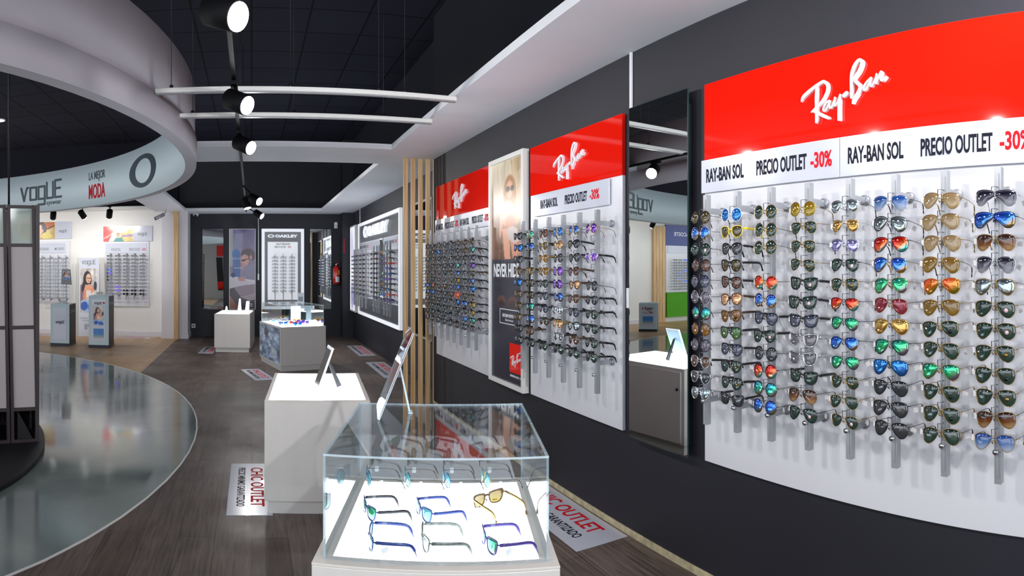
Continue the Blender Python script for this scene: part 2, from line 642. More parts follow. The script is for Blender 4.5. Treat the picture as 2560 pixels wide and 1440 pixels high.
RAY = [[(-180, -12, 2.4), (-172, 2, 12.6), (-153, 14, 14.6), (-127, 27, 13.4), (-101, 38, 12.2), (-77, 45, 11.8), (-62, 37, 11.4), (-56, 23, 10.6), (-59, 5, 10.2), (-71, -16, 10.2), (-85, -31, 10.6), (-103, -45, 11.4), (-117, -54, 11.4), (-131, -60, 4.1)],
       [(-105, 27, 9.3), (-107, -10, 11.8), (-105, -63, 12.6), (-105, -88, 11.8), (-109, -104, 3.2)],
       [(-117, -58, 12.2), (-99, -69, 12.6), (-73, -83, 12.6), (-51, -94, 11.4)],
       [(-46, -31, 6.1), (-59, -34, 6.9), (-73, -51, 7.3), (-73, -64, 7.3), (-63, -62, 6.9), (-52, -48, 6.9), (-46, -33, 6.9), (-48, -48, 6.9), (-42, -59, 6.9), (-32, -50, 6.5), (-25, -33, 6.9)],
       [(-24, -23, 6.9), (-25, -42, 7.3), (-22, -53, 6.9), (-10, -41, 7.3), (0, -17, 8.1)],
       [(0, -17, 4.1), (-2, -37, 11.0), (-4, -78, 11.0), (-4, -106, 11.0)],
       [(18, -21, 17.1), (28, -16, 17.1)],
       [(50, -34, 10.2), (50, -5, 12.2), (50, 36, 12.6), (54, 60, 12.6), (66, 82, 12.6), (82, 94, 12.2), (94, 88, 11.4), (92, 73, 12.2), (81, 53, 12.2), (62, 31, 10.2), (72, 16, 11.4), (86, 3, 13.0), (86, -10, 13.4), (74, -28, 13.0), (62, -41, 12.6), (56, -56, 6.1)],
       [(131, 24, 6.5), (115, 13, 7.3), (101, -4, 7.7), (103, -16, 7.7), (113, -11, 7.3), (123, 4, 7.3), (131, 21, 7.3), (127, 3, 7.3), (133, -7, 7.3), (141, 1, 7.3), (149, 16, 7.3), (155, 32, 6.9)],
       [(155, 32, 6.9), (151, 0, 7.7), (159, 12, 7.3), (172, 37, 7.7), (175, 31, 7.7), (171, 16, 7.7), (176, 6, 7.7), (184, 8, 7.7), (193, 17, 6.1)]]


def script_logo(mb, cx, cz, s, y0, y1, mi=0):
    for i, st in enumerate(RAY):
        mb.stroke([(cx + p[0] * s, cz + p[1] * s, p[2] * s) for p in cr(st, 4)], y0 - 0.0021 * (i % 2), y1, mi)
    return mb


VOG = [[(0, 1.02), (0.30, 0.0), (0.52, 0.78), (0.60, 0.98), (0.72, 1.02)], [(0.95, 0.04), (0.95, 0.98), (1.60, 0.98), (1.60, 0.04), (0.95, 0.04)],
       [(2.5, 0.04), (1.84, 0.04), (1.84, 0.98), (2.5, 0.98), (2.5, -0.38), (1.84, -0.38)],
       [(2.74, 1.22), (2.74, 0.04), (3.4, 0.04), (3.4, 1.22)], [(4.3, 1.30), (3.64, 1.30), (3.64, 0.04), (4.3, 0.04)], [(3.64, 0.70), (4.18, 0.70)]]


def vogue_logo(mb, x0, x1, z0, y0, y1, mi=0, w=0.15):
    """Angular lettering; x0..x1 is its width, z0 the baseline."""
    s = (x1 - x0) / 4.3
    k = 0
    for st in VOG:
        for a, b in zip(st[:-1], st[1:]):
            k += 1
            mb.stroke([(x0 + a[0] * s, z0 + a[1] * s, w * s), (x0 + b[0] * s, z0 + b[1] * s, w * s)], y0 - 0.0021 * (k % 2), y1, mi)
    return mb


def oval_ring(mb, cx, cz, rx, rz, ix, iz, y0, y1, mi=0, n=48, bend=None):
    vs, fs = [], []
    for i in range(n):
        q = 2 * PI * i / n
        c, s = math.cos(q), math.sin(q)
        for y in (y0, y1):
            vs.append((cx + rx * c, y, cz + rz * s))
            vs.append((cx + ix * c, y, cz + iz * s))
    for i in range(n):
        a, b = 4 * i, 4 * ((i + 1) % n)
        fs += [(a, b, b + 1, a + 1), (a + 2, a + 3, b + 3, b + 2), (a, a + 2, b + 2, b), (a + 1, b + 1, b + 3, a + 3)]
    return mb.add(vs, fs, mi)


# ------------------------------------------------------------------ printed pictures
class Ink:
    """A printed picture as a fine grid of coloured points; u runs right, v runs up, both 0..1."""

    def __init__(self, nx, ny, c, asp=1.0):
        self.nx, self.ny, self.asp = nx, ny, asp
        self.U, self.V = np.meshgrid(np.linspace(0, 1, nx + 1), np.linspace(0, 1, ny + 1))
        self.a = np.zeros((ny + 1, nx + 1, 3)) + np.array(c, float)

    def mix(self, m, c):
        m = np.clip(m, 0, 1)[..., None]
        self.a = self.a * (1 - m) + np.array(c, float) * m
        return self

    def grad(self, c0, c1, v0=0.0, v1=1.0, lo=-1, hi=2):
        t = np.clip((self.V - v0) / (v1 - v0), 0, 1)[..., None]
        m = ((self.V >= lo) & (self.V <= hi))[..., None]
        self.a = np.where(m, np.array(c0, float) * (1 - t) + np.array(c1, float) * t, self.a)
        return self

    def ell(self, cx, cy, rx, ry, c, rot=0.0, soft=0.15):
        dx, dy = (self.U - cx), (self.V - cy) * self.asp
        ry = ry * self.asp
        k, s = math.cos(rot), math.sin(rot)
        x, y = dx * k + dy * s, -dx * s + dy * k
        d = np.sqrt((x / rx) ** 2 + (y / ry) ** 2)
        return self.mix((1 - d) / soft + 0.5, c)

    def poly(self, pts, c, al=1.0):
        ins = np.zeros(self.U.shape, bool)
        n = len(pts)
        for i in range(n):
            (x0, y0), (x1, y1) = pts[i], pts[(i + 1) % n]
            if y0 == y1:
                continue
            ins ^= ((y0 > self.V) != (y1 > self.V)) & (self.U < (x1 - x0) * (self.V - y0) / (y1 - y0) + x0)
        return self.mix(ins * al, c)

    def noise(self, k, amt, seed=1):
        r = np.random.RandomState(seed)
        for o in range(3):
            g = r.rand(k * 2 ** o + 2, k * 2 ** o + 2)
            x, y = self.U * k * 2 ** o, self.V * k * 2 ** o
            i, j = x.astype(int), y.astype(int)
            fx, fy = x - i, y - j
            z = g[j, i] * (1 - fx) * (1 - fy) + g[j, i + 1] * fx * (1 - fy) + g[j + 1, i] * (1 - fx) * fy + g[j + 1, i + 1] * fx * fy
            self.a = self.a + ((z - 0.5) * amt / 1.6 ** o)[..., None]
        return self

    def build(self, name, x0, x1, z0, z1, y, parent, m=None):
        nx, ny = self.nx, self.ny
        X, Z = x0 + (x1 - x0) * self.U, z0 + (z1 - z0) * self.V
        vs = np.stack([X, np.full_like(X, y), Z], -1).reshape(-1, 3)
        fs = [(r * (nx + 1) + c, r * (nx + 1) + c + 1, (r + 1) * (nx + 1) + c + 1, (r + 1) * (nx + 1) + c) for r in range(ny) for c in range(nx)]
        me = bpy.data.meshes.new(name)
        me.from_pydata([tuple(p) for p in vs], [], fs)
        at = me.color_attributes.new('ink', 'FLOAT_COLOR', 'POINT')
        s = np.clip(self.a.reshape(-1, 3) / 255.0, 0, 1)
        l = np.where(s <= 0.04045, s / 12.92, ((s + 0.055) / 1.055) ** 2.4)
        at.data.foreach_set('color', np.concatenate([l, np.ones((len(l), 1))], 1).ravel())
        me.materials.append(m or M_PRINT)
        return link(name, me, parent)


# ------------------------------------------------------------------ the room
XW, XF, YE = 1.857, 2.05, 12.4       # near right wall, far right wall, end wall
ZS, ZC = 2.527, 4.0                  # soffit underside, black ceiling
RC, RR = (-5.39, 4.89), 4.92         # centre and radius of the resin floor disc and of the ring above it


def circ(r, a0=0.0, a1=2 * PI, n=96, c=RC):
    return [(c[0] + r * math.cos(a0 + (a1 - a0) * i / n), c[1] + r * math.sin(a0 + (a1 - a0) * i / n)) for i in range(n + (0 if abs(a1 - a0 - 2 * PI) < 1e-6 else 1))]


struct('floor', MB().box(-1.48, 2.4, -3, 12.6, -0.1, 0), M_FLOOR, 'dark brown wood plank floor of the shop aisle', 'floor')
struct('floor_light', MB().box(-12, -1.48, -3, 12.6, -0.1, 0), M_LIGHTFLOOR, 'light wood plank floor of the area at the back left', 'floor')
d = MB().prism(circ(RR), 0.0, 0.004)
struct('floor_disc', d, M_EPOXY, 'large round glossy grey resin floor under the white ring', 'floor')
rim = MB()
co, ci = circ(RR + 0.012), circ(RR - 0.001)
for i in range(96):
    j = (i + 1) % 96
    rim.add([(*co[i], 0), (*co[j], 0), (*ci[j], 0), (*ci[i], 0), (*co[i], 0.005), (*co[j], 0.005), (*ci[j], 0.005), (*ci[i], 0.005)],
            [(4, 5, 6, 7), (0, 1, 5, 4), (2, 3, 7, 6), (0, 3, 2, 1)])
struct('trim_disc', rim, M_FRAMEW, 'thin pale edging strip around the round resin floor', 'edging')
struct('ceiling', MB().box(-12, 2.4, -3, 12.6, ZC, ZC + 0.1), M_TILES, 'high black tiled ceiling above the white soffits', 'ceiling')
struct('wall_right', MB().box(XW, 2.4, -3, 5.95, 0, ZC), M_BLACKWALL, 'black painted wall carrying the three red-topped panels', 'wall')
struct('wall_right_far', MB().box(XF, 2.4, 5.95, 12.6, 0, ZC), M_BLACKWALL, 'black painted wall behind the wooden slats', 'wall')
struct('wall_end', MB().box(-1.5, XF, YE, 12.6, 0, ZC), M_BLACKWALL, 'black painted end wall with two mirrors', 'wall')
struct('wall_pillar', MB().box(1.84, XF, 12.02, YE, 0, ZC), M_BLACKWALL, 'black corner pillar beside the fire extinguisher', 'pillar')
struct('wall_left', MB().box(-5.96, -1.785, 12.2, 12.6, 0, 2.6), M_WARMWHITE, 'warm white back wall with two eyewear racks', 'wall')
struct('wall_left_upper', MB().box(-12, -1.5, 12.25, 12.6, 2.6, ZC), M_NIGHT, 'black wall band above the white back wall', 'wall')
struct('wall_left_green', MB().box(-9, -5.96, 12.2, 12.6, 0, 2.6), M_WARMWHITE, 'white wall beyond the oak cladding with the green panel', 'wall')
struct('wall_stub', MB().box(-1.785, -1.265, 11.88, 12.6, 0, 2.6), M_WHITE, 'white wall end between the light floor area and the black wall', 'wall')
struct('baseboard_left', MB().box(-6.0, -1.785, 12.17, 12.2, 0, 0.1), M_WHITE, 'white baseboard of the warm white back wall', 'baseboard')
struct('baseboard_stub', MB().box(-1.8, -1.25, 11.86, 12.39, 0, 0.1), M_WHITE, 'white baseboard round the white wall end', 'baseboard', 0.004)
struct('baseboard_right', MB().box(XW - 0.006, XW, -3, 5.95, 0, 0.035), M_PLASTER, 'bare plaster strip along the foot of the black wall', 'baseboard')
# soffits
T1 = ZS + 0.05
struct('trim_1', MB().box(1.315, XW, -3, 5.55, ZS, T1), M_SOFFIT, 'white soffit running along the near black wall', 'soffit')
struct('trim_2', MB().box(-0.62, XF, 5.55, 6.34, ZS, T1), M_SOFFIT, 'white soffit band crossing the shop above the aisle', 'soffit')
struct('trim_3', MB().box(1.36, XF, 6.34, YE, ZS, T1), M_SOFFIT, 'white soffit along the far black wall', 'soffit')
struct('trim_4', MB().box(-1.28, 1.36, 11.68, YE, ZS, T1), M_SOFFIT, 'white soffit above the black end wall', 'soffit')
arc = [p for p in circ(RR + 0.01, 0.2, 1.2, 60) if -1.9 <= p[0] <= -1.28]
struct('trim_5', MB().prism([(-1.28, 11.88)] + arc[:] + [(-1.9, 11.88)], ZS, T1), M_SOFFIT, 'white soffit strip from the ring to the white wall end', 'soffit')
struct('trim_6', MB().box(-6.0, -1.785, 11.95, 12.2, 2.6, 2.66), M_WARMWHITE, 'white ledge on top of the back wall', 'ledge')

struct('wall_back', MB().box(-2.9, -0.9, -2.95, -2.8, 0, 2.75), mat('pale_grey_wall', (196, 198, 198), 0.5), 'pale grey wall piece behind the viewer, seen in the left end mirror', 'wall')
rb = empty('back_display', (-1.6, -2.79, 0.4), PI, 'dark leaning display with a red header behind the viewer', 'display')
MB().box(-0.42, 0.0, -0.012, -0.001, 1.55, 2.05).build('header', M_RED, rb)
MB().prism([(-0.36, 0.0), (-0.06, 0.0), (0.02, 1.5), (-0.24, 1.5)], -0.05, -0.001, 0, 'y').build('rack', M_BLACK, rb)
MB().box(-0.30, -0.06, -0.058, -0.05, 0.06, 0.40).build('badge', M_RED, rb)

# wall of oak boards at the far left, seen in the tall mirror
oc = MB()
for i in range(4):
    oc.box(-6.36 + i * 0.1, -6.265 + i * 0.1, 12.14, 12.199, 0, 2.5)
tag(oc.build('oak_cladding', M_OAK, None, (0, 0, 0), 0.003), 'light oak board cladding beside the green turf panel', 'cladding')

# ------------------------------------------------------------------ hanging ring
ring = empty('ring_fascia', (RC[0], RC[1], 2.33), 0, 'large white hanging ring with brand lettering inside above the resin floor', 'ceiling ring')
NR = 144


def ring_shell(name, prof, mats, mids):
    mb = MB()
    k = len(prof)
    for i in range(NR):
        for j in range(k):
            a0, a1 = 2 * PI * i / NR, 2 * PI * (i + 1) / NR
            (r0, z0), (r1, z1) = prof[j], prof[(j + 1) % k]
            mb.add([(r0 * math.cos(a0), r0 * math.sin(a0), z0), (r0 * math.cos(a1), r0 * math.sin(a1), z0),
                    (r1 * math.cos(a1), r1 * math.sin(a1), z1), (r1 * math.cos(a0), r1 * math.sin(a0), z1)], [(0, 1, 2, 3)], mids[j], False)
    o = mb.build(name, mats, ring)
    bm = bmesh.new()
    bm.from_mesh(o.data)
    bmesh.ops.remove_doubles(bm, verts=bm.verts, dist=1e-5)
    bmesh.ops.recalc_face_normals(bm, faces=bm.faces)
    for f in bm.faces:
        f.smooth = abs(f.normal.z) < 0.5
    bm.to_mesh(o.data)
    bm.free()
    return o


RI = RR - 0.10
ring_shell('drum', [(RR - 0.012, 0.0), (RR - 0.012, 0.63), (RI, 0.63), (RI, 0.0)], [M_RINGW, M_RINGIN], [0, 0, 1, 0])
ring_shell('lower_band', [(RR, -0.004), (RR + 0.006, 0.186), (RR - 0.010, 0.192), (RR - 0.010, -0.004)], [M_RINGW, M_TEAL], [0, 0, 0, 0])


def bend(o, phi0, r):
    """Wraps a flat x-z design on the inside of the ring, centred at angle phi0."""
    for v in o.data.vertices:
        a = phi0 - v.co.x / r
        rr = r + v.co.y
        v.co = (rr * math.cos(a), rr * math.sin(a), v.co.z)
    o.data.update()


def inside_angle(x_dir):
    """Angle on the ring of the far inner face met by the level ray at azimuth x_dir from the shop's standpoint."""
    ux, uy = math.sin(x_dir), math.cos(x_dir)
    b = ux * RC[0] + uy * RC[1]
    k = b * b - (RC[0] ** 2 + RC[1] ** 2 - RI * RI)
    t = b + math.sqrt(k)
    return math.atan2(t * uy - RC[1], t * ux - RC[0])


mb = MB()
put_text(mb, 'eyewear', 0.12, 0.46, 0.075, 0.15, -0.001, 0.004, 0, 0.0)
bend(mb.build('lettering', M_INKT, ring), inside_angle(-0.3490), RI)
mb = vogue_logo(MB(), -0.46, 0.46, 0.20, -0.006, -0.001, 0, 0.165)
bend(mb.build('lettering', M_INKT, ring), inside_angle(-0.3490), RI)
mb = MB()
put_text(mb, 'LA MEJOR', -0.21, 0.21, 0.345, 0.50, -0.001, 0.004)
bend(mb.build('lettering', M_INKT, ring), inside_angle(-0.2566), RI)
mb = MB()
put_text(mb, 'MODA', -0.21, 0.21, 0.10, 0.315, -0.001, 0.004, 0, 0.02)
bend(mb.build('lettering', M_INKR, ring), inside_angle(-0.2566), RI)
mb = MB()
oval_ring(mb, 0, 0.315, 0.43, 0.21, 0.26, 0.155, -0.006, -0.001)
bend(mb.build('emblem', M_INKT, ring), inside_angle(-0.1795), RI)

# ------------------------------------------------------------------ rails, track, lamps
def rail(name, y, z, x0, x1, label, wires):
    r = empty(name, (0, y, z), 0, label, 'ceiling rail', 'white rails across the aisle')
    MB().box(x0, x1, -0.03, 0.03, -0.005, 0.022).build('bar', M_FRAMEW, r, (0, 0, 0), 0.004)
    MB().box(x0, x1, -0.012, 0.012, -0.011, -0.004).build('slot', M_GREY, r)
    for x in wires:
        MB().cyl((x, 0, 0.02), (x, 0, ZC - z), 0.0022, 6).cyl((x, 0, 0.02), (x, 0, 0.045), 0.012, 8).build('wire', M_BLACK, r)


rail('ceiling_rail', 3.73, 2.500, -0.60, 1.314, 'white rail nearer the viewer, between the ring and the soffit', (-0.5, 0.24, 0.80, 0.97))
rail('ceiling_rail', 4.27, 2.480, -0.52, 1.314, 'white rail behind the first one, between the ring and the soffit', (-0.42, 0.30, 0.95))

trk = empty('lamp_track', (-0.10, 0, 2.46), 0, 'long black lamp track hanging over the middle of the aisle', 'lamp track')
MB().box(-0.012, 0.012, -1.0, 11.3, 0.0, 0.02).build('track_bar', M_LAMPBLACK, trk)
for y in (0.5, 3.0, 5.2, 7.0, 9.0, 11.0):
    MB().cyl((0, y, 0.02), (0, y, (ZC - 2.46) if y < 5.5 or y > 6.4 else 0.06), 0.003, 6).build('wire', M_BLACK, trk)


def spotlight(loc, aim, mount_z, label, group, watts=LAMP_W, lit=True, angle=110, tone=(1, 0.97, 0.93), size=0.055, rail_x=None, rail_y=None, soft=0.04):
    """Cylinder spotlight: loc is the middle of its glowing face."""
    r = empty('track_spotlight', loc, 0, label, 'spotlight', group)
    dvec = (Vector(aim) - Vector(loc)).normalized()
    q = dvec.to_track_quat('-Z', 'Y').to_matrix().to_4x4()
    b = MB()
    b.T = q
    b.lathe([(size, 0.0), (size + 0.004, 0.003), (size + 0.004, 0.15), (size * 0.7, 0.17), (0.012, 0.172)], 20)
    b.build('housing', M_LAMPBLACK, r)
    l = MB()
    l.T = q
    l.lathe([(size - 0.003, -0.004), (size - 0.003, 0.004)], 20)
    l.build('lamp_face', M_LAMP if lit else M_GREY, r)
    back = q @ Vector((0, 0, 0.09))
    top = Vector((back.x if rail_x is None else rail_x - loc[0], back.y if rail_y is None else rail_y - loc[1], mount_z - loc[2]))
    MB().tube([back, (back + top) / 2 + Vector((0.012, 0, 0)), top], 0.010, 8).build('arm', M_LAMPBLACK, r)
    MB().box(top.x - 0.02, top.x + 0.02, top.y - 0.06, top.y + 0.06, top.z - 0.02, top.z + 0.001).build('adapter', M_LAMPBLACK, r)
    if lit:
        ld = bpy.data.lights.new('spot_beam', 'SPOT')
        ld.energy = watts
        ld.color = tone
        ld.spot_size = math.radians(angle)
        ld.spot_blend = 0.7
        ld.shadow_soft_size = soft
        lo = bpy.data.objects.new('spot_beam', ld)
        COL.objects.link(lo)
        lo.parent = r
        lo.location = dvec * 0.02
        lo.rotation_euler = dvec.to_track_quat('-Z', 'Y').to_euler()
    return r


ordn = ['first', 'second', 'third', 'fourth', 'fifth', 'sixth', 'seventh', 'eighth', 'ninth', 'tenth', 'eleventh', 'twelfth']
heads = [(-0.05, 2.2, 2.32, 'topmost and largest glowing black spotlight over the aisle'),
         (-0.025, 3.4, 2.32, 'glowing black spotlight between the two white rails'),
         (-0.006, 4.62, 2.325, 'glowing black spotlight in front of the white soffit band'),
         (0.098, 7.74, 2.26, 'glowing black spotlight beyond the white soffit band'),
         (0.18, 10.4, 2.30, 'last glowing black spotlight, before the end wall')]
for x, y, z, lb in heads:
    spotlight((x, y, z), (XW, y - (1.5 if y < 9 else 0.9), 1.2), 2.459, lb, 'spotlights over the aisle', LAMP_W * (1 if y < 5 else 2.2), rail_x=-0.10)
spotlight((-0.06, 9.0, 2.30), (0.5, 8.7, 0.0), 2.459, 'added black spotlight brightening the floor before the two farthest lamps', 'spotlights over the aisle', 70, True, 140, rail_x=-0.10)  # extra lamp, added to brighten the far floor and its stickers
for x, y, z in ((-0.05, 1.28, 2.33), (-0.05, 0.1, 2.33)):
    spotlight((x, y, z), (XW, y - 0.6, 1.25), 2.459, 'black spotlight above the viewer, reflected in the price banner', 'spotlights over the aisle', rail_x=-0.10)
tr2 = empty('lamp_track', (-3.2, 10.8, 2.56), 0, 'short black lamp track in front of the warm white wall', 'lamp track')
MB().box(-3.7, 1.2, -0.018, 0.018, -0.01, 0.02).build('track_bar', M_LAMPBLACK, tr2)
for x in (-1.5, 0.9):
    MB().cyl((x, 0, 0.02), (x, 0, ZC - 2.56), 0.003, 6).build('wire', M_BLACK, tr2)
for i, (x, ax) in enumerate(((-3.72, -4.3), (-3.10, -2.6), (-2.62, -3.1))):
    spotlight((x, 10.86, 2.36), (ax, 12.2, 1.2), 2.549, ordn[i] + ' black spotlight from the left in front of the warm white wall', 'spotlights before the white wall',
              14, True, 120, (1, 0.95, 0.87), rail_y=10.8)
spotlight((-4.9, 10.86, 2.36), (-5.2, 12.2, 1.2), 2.549, 'black spotlight hidden behind the bronze-framed tower', 'spotlights before the white wall', 14, True, 120, (1, 0.95, 0.87), rail_y=10.8)
spotlight((-6.6, 10.86, 2.36), (-6.9, 12.2, 1.2), 2.549, 'black spotlight lighting the blue sign by the oak cladding', 'spotlights before the white wall', 12, True, 120, rail_y=10.8)
spotlight((1.65, 0.3, 2.36), (0.2, 4.4, 0.4), ZS - 0.001, 'added black fill spotlight under the soffit behind the viewer, aimed at the counters', 'added fill spotlights behind the viewer', 40, True, 130, (0.95, 0.97, 1.0), soft=0.2)  # unseen fill lamp, added to lift the counter sides
spotlight((0.6, -2.2, 2.36), (0.2, 9.0, 0.4), ZS - 0.001, 'added black fill spotlight behind the viewer, aimed down the aisle', 'added fill spotlights behind the viewer', 260, True, 44, (0.95, 0.97, 1.0), rail_x=1.4)  # unseen lamp added as fill for the far aisle and end wall
cl = empty('ceiling_downlight', (-4.27, 9.6, ZC - 0.02), 0, 'small round ceiling light seen through the ring', 'ceiling light')
MB().lathe([(0.11, 0.0), (0.11, 0.019)], 24).build('housing', M_FRAMEW, cl)
MB().lathe([(0.085, -0.004), (0.085, 0.002)], 24).build('lamp_face', M_LIGHT, cl)

# ------------------------------------------------------------------ wall panels with the red headers (right wall: local x runs towards the viewer)
RW = -PI / 2


def price_sign(name, yc, half, z0, z1, wall_x, texts, label, group, extra=None):
    """White price banner; texts = (string, left, right, z0, z1, material) in metres from its centre."""
    r = empty(name, (wall_x, yc, z0), RW, label, 'price sign', group)
    MB().box(-half, half, 0, 0.008, 0, z1 - z0).build('board', M_SIGNW, r, (0, 0, 0), 0.001)
    for s, a, b, za, zb, m in texts:
        put_text(MB(), s, a, b, za - z0, zb - z0, 0.0, 0.0012, 0, 0.028).build('lettering', m, r)
    return r


def red_panel(yc, half, label, zred, logo_y, top=2.218, bot=0.543, t=0.02):
    r = empty('wall_panel', (XW - t, yc, bot), RW, label, 'wall panel', 'red-topped wall panels')
    MB().box(-half, half, 0, t - 0.001, 0, zred - bot).build('board', M_BOARD, r, (0, 0, 0), 0.001)
    MB().box(-half, half, -0.003, t - 0.001, zred - bot, top - bot).build('header', M_RED, r, (0, 0, 0), 0.001)
    script_logo(MB(), yc - logo_y, 2.05 - bot, 0.001, -0.016, -0.003).build('lettering', M_LETTER, r)
    return r


red_panel(1.205, 0.755, 'largest white display panel with red header, right of the tall mirror', 1.875, 1.2275)
red_panel(3.134, 0.541, 'narrow white display panel with red header, left of the tall mirror', 1.893, 3.149)
red_panel(5.082, 0.708, 'white display panel with red header next to the wooden slats', 1.885, 5.085)


def price_texts(yc, r0, r1, p0, p1, m0, m1, z0=1.777, z1=1.838):
    return [('RAY-BAN SOL', yc - r0, yc - r1, z0, z1, M_INKD), ('PRECIO OUTLET', yc - p0, yc - p1, z0, z1, M_INKD), ('-30%', yc - m0, yc - m1, z0, z1, M_INKR)]


SX = XW - 0.034
price_sign('price_sign', 1.600, 0.368, 1.734, 1.879, SX, price_texts(1.6, 1.935, 1.709, 1.638, 1.382, 1.363, 1.265), 'white price banner at the mirror end of the largest panel', 'price banners')
price_sign('price_sign', 0.861, 0.369, 1.734, 1.879, SX, price_texts(0.861, 1.194, 0.967, 0.901, 0.644, 0.62, 0.515), 'white price banner cut by the frame edge on the largest panel', 'price banners')
price_sign('price_sign', 3.148, 0.448, 1.745, 1.887, SX, price_texts(3.148, 3.50, 3.271, 3.181, 2.926, 2.896, 2.797, 1.788, 1.846), 'white price banner alone on the narrow panel left of the mirror', 'price banners')
price_sign('price_sign', 5.437, 0.352, 1.737, 1.883, SX, price_texts(5.437, 5.765, 5.54, 5.47, 5.215, 5.195, 5.10), 'white price banner nearer the wooden slats', 'price banners')
price_sign('price_sign', 4.731, 0.352, 1.737, 1.883, SX, price_texts(4.731, 5.05, 4.825, 4.755, 4.505, 4.485, 4.39), 'white price banner next to the tall framed poster', 'price banners')

# tall mirror and conduits
mr = empty('wall_mirror', (XW - 0.05, 2.267, 0.538), RW, 'tall frameless mirror between the two nearer red-topped panels', 'mirror', 'wall mirrors')
MB().box(-0.2, 0.2, 0.006, 0.049, 0.05, 1.62).build('backing', M_BLACK, mr)
MB().box(-0.227, 0.227, 0.0, 0.006, 0, 1.68).build('pane_edge', M_MIRROREDGE, mr)
MB().box(-0.224, 0.224, -0.001, 0.001, 0.003, 1.677).build('mirror_face', M_MIRROR, mr)
cd = empty('cable_conduit', (XW - 0.012, 2.536, 1.193), RW, 'white cable conduit beside the tall mirror, ending in a small box', 'conduit', 'white cable conduits')
MB().box(-0.007, 0.007, 0, 0.011, 0.09, ZS - 1.195).build('tube', M_LETTER, cd)
MB().box(-0.018, 0.018, -0.014, 0.011, 0, 0.105).build('box', M_LETTER, cd, (0, 0, 0), 0.003)
cd = empty('cable_conduit', (XF - 0.012, 11.23, 2.24), RW, 'white cable conduit on the far black wall', 'conduit', 'white cable conduits')
MB().box(-0.012, 0.012, 0, 0.011, 0, ZS - 2.242).build('tube', M_LETTER, cd)

# framed poster of a seated woman
ps = empty('framed_poster', (XW - 0.05, 4.045, 0.535), RW, 'tall white-framed poster of a seated woman in sunglasses over dark navy', 'poster')
fw, fh, fb = 0.31, 1.695, 0.034
f = MB()
f.box(-fw, -fw + fb, 0, 0.049, 0, fh).box(fw - fb, fw, 0, 0.049, 0, fh).box(-fw + fb, fw - fb, 0, 0.049, 0, fb).box(-fw + fb, fw - fb, 0, 0.049, fh - fb, fh)
f.build('frame', M_FRAMEW, ps, (0, 0, 0), 0.002)
MB().box(-fw + fb, fw - fb, 0.018, 0.04, fb, fh - fb).build('backing', M_BLACK, ps)
ik = Ink(60, 180, (40, 38, 54), 3.0)
ik.grad((120, 84, 66), (238, 224, 196), 0.55, 1.0, 0.555, 2)
ik.poly([(0.0, 0.74), (0.25, 0.80), (0.4, 0.74), (0.35, 0.6), (0.0, 0.6)], (132, 92, 66), 0.8)
ik.poly([(0.62, 1.0), (1.0, 1.0), (1.0, 0.72), (0.78, 0.70)], (198, 168, 128), 0.8)
ik.poly([(0.80, 0.93), (1, 0.95), (1, 0.74), (0.84, 0.72)], (226, 206, 170), 0.7)
ik.noise(7, 46, 3)
ik.ell(0.6, 0.845, 0.20, 0.085, (176, 120, 70))
ik.ell(0.56, 0.76, 0.17, 0.11, (168, 112, 66))
ik.ell(0.60, 0.865, 0.10, 0.04, (226, 170, 132))
ik.ell(0.54, 0.868, 0.07, 0.013, (38, 28, 26)).ell(0.68, 0.868, 0.06, 0.013, (38, 28, 26))
ik.ell(0.52, 0.76, 0.20, 0.055, (216, 150, 112), 0.3).ell(0.62, 0.72, 0.16, 0.03, (196, 120, 84))
ik.ell(0.34, 0.74, 0.06, 0.09, (214, 152, 116), -0.2)
ik.poly([(0.42, 0.69), (0.72, 0.70), (0.95, 0.62), (0.96, 0.57), (0.70, 0.56), (0.62, 0.64)], (212, 144, 112))
ik.poly([(0.36, 0.69), (0.58, 0.69), (0.62, 0.555), (0.44, 0.555)], (226, 160, 128))
ik.ell(0.72, 0.66, 0.2, 0.035, (200, 184, 178), -0.2)
ik.a[(ik.V < 0.555)] = (40, 38, 54)
ik.ell(0.34, 0.355, 0.16, 0.032, (92, 58, 50)).ell(0.70, 0.355, 0.16, 0.032, (92, 58, 50)).ell(0.34, 0.345, 0.12, 0.022, (52, 34, 40)).ell(0.70, 0.345, 0.12, 0.022, (52, 34, 40))
pic = ik.build('picture', -fw + fb, fw - fb, fb, fh - fb, 0.016, ps)
put_text(MB(), 'NEVER HIDE', -0.235, 0.215, 0.80, 0.90, 0.016, 0.0012, 0, 0.03).build('lettering', M_LETTER, ps)
b = MB()
for (a0, a1, c0, c1) in ((-0.12, 0.22, 0.455, 0.460), (-0.12, 0.22, 0.560, 0.565), (-0.12, -0.115, 0.455, 0.565), (0.215, 0.22, 0.455, 0.565)):
    b.box(a0, a1, 0.0145, 0.016, c0, c1)
put_text(b, 'RAY-BAN WAYFARER', -0.07, 0.17, 0.505, 0.530, 0.016, 0.0012)
put_text(b, 'Since the start', -0.02, 0.12, 0.478, 0.494, 0.016, 0.0012, 0, 0)
b.build('caption', M_LETTER, ps)
MB().box(0.06, 0.27, 0.0135, 0.016, 0.115, 0.325).build('brand_square', M_RED, ps)
script_logo(MB(), 0.165, 0.215, 0.00050, 0.0115, 0.0135).build('lettering', M_LETTER, ps)
put_text(MB(), 'GENUINE SINCE 1937', 0.065, 0.268, 0.082, 0.098, 0.016, 0.0012).build('lettering', M_LETTER, ps)

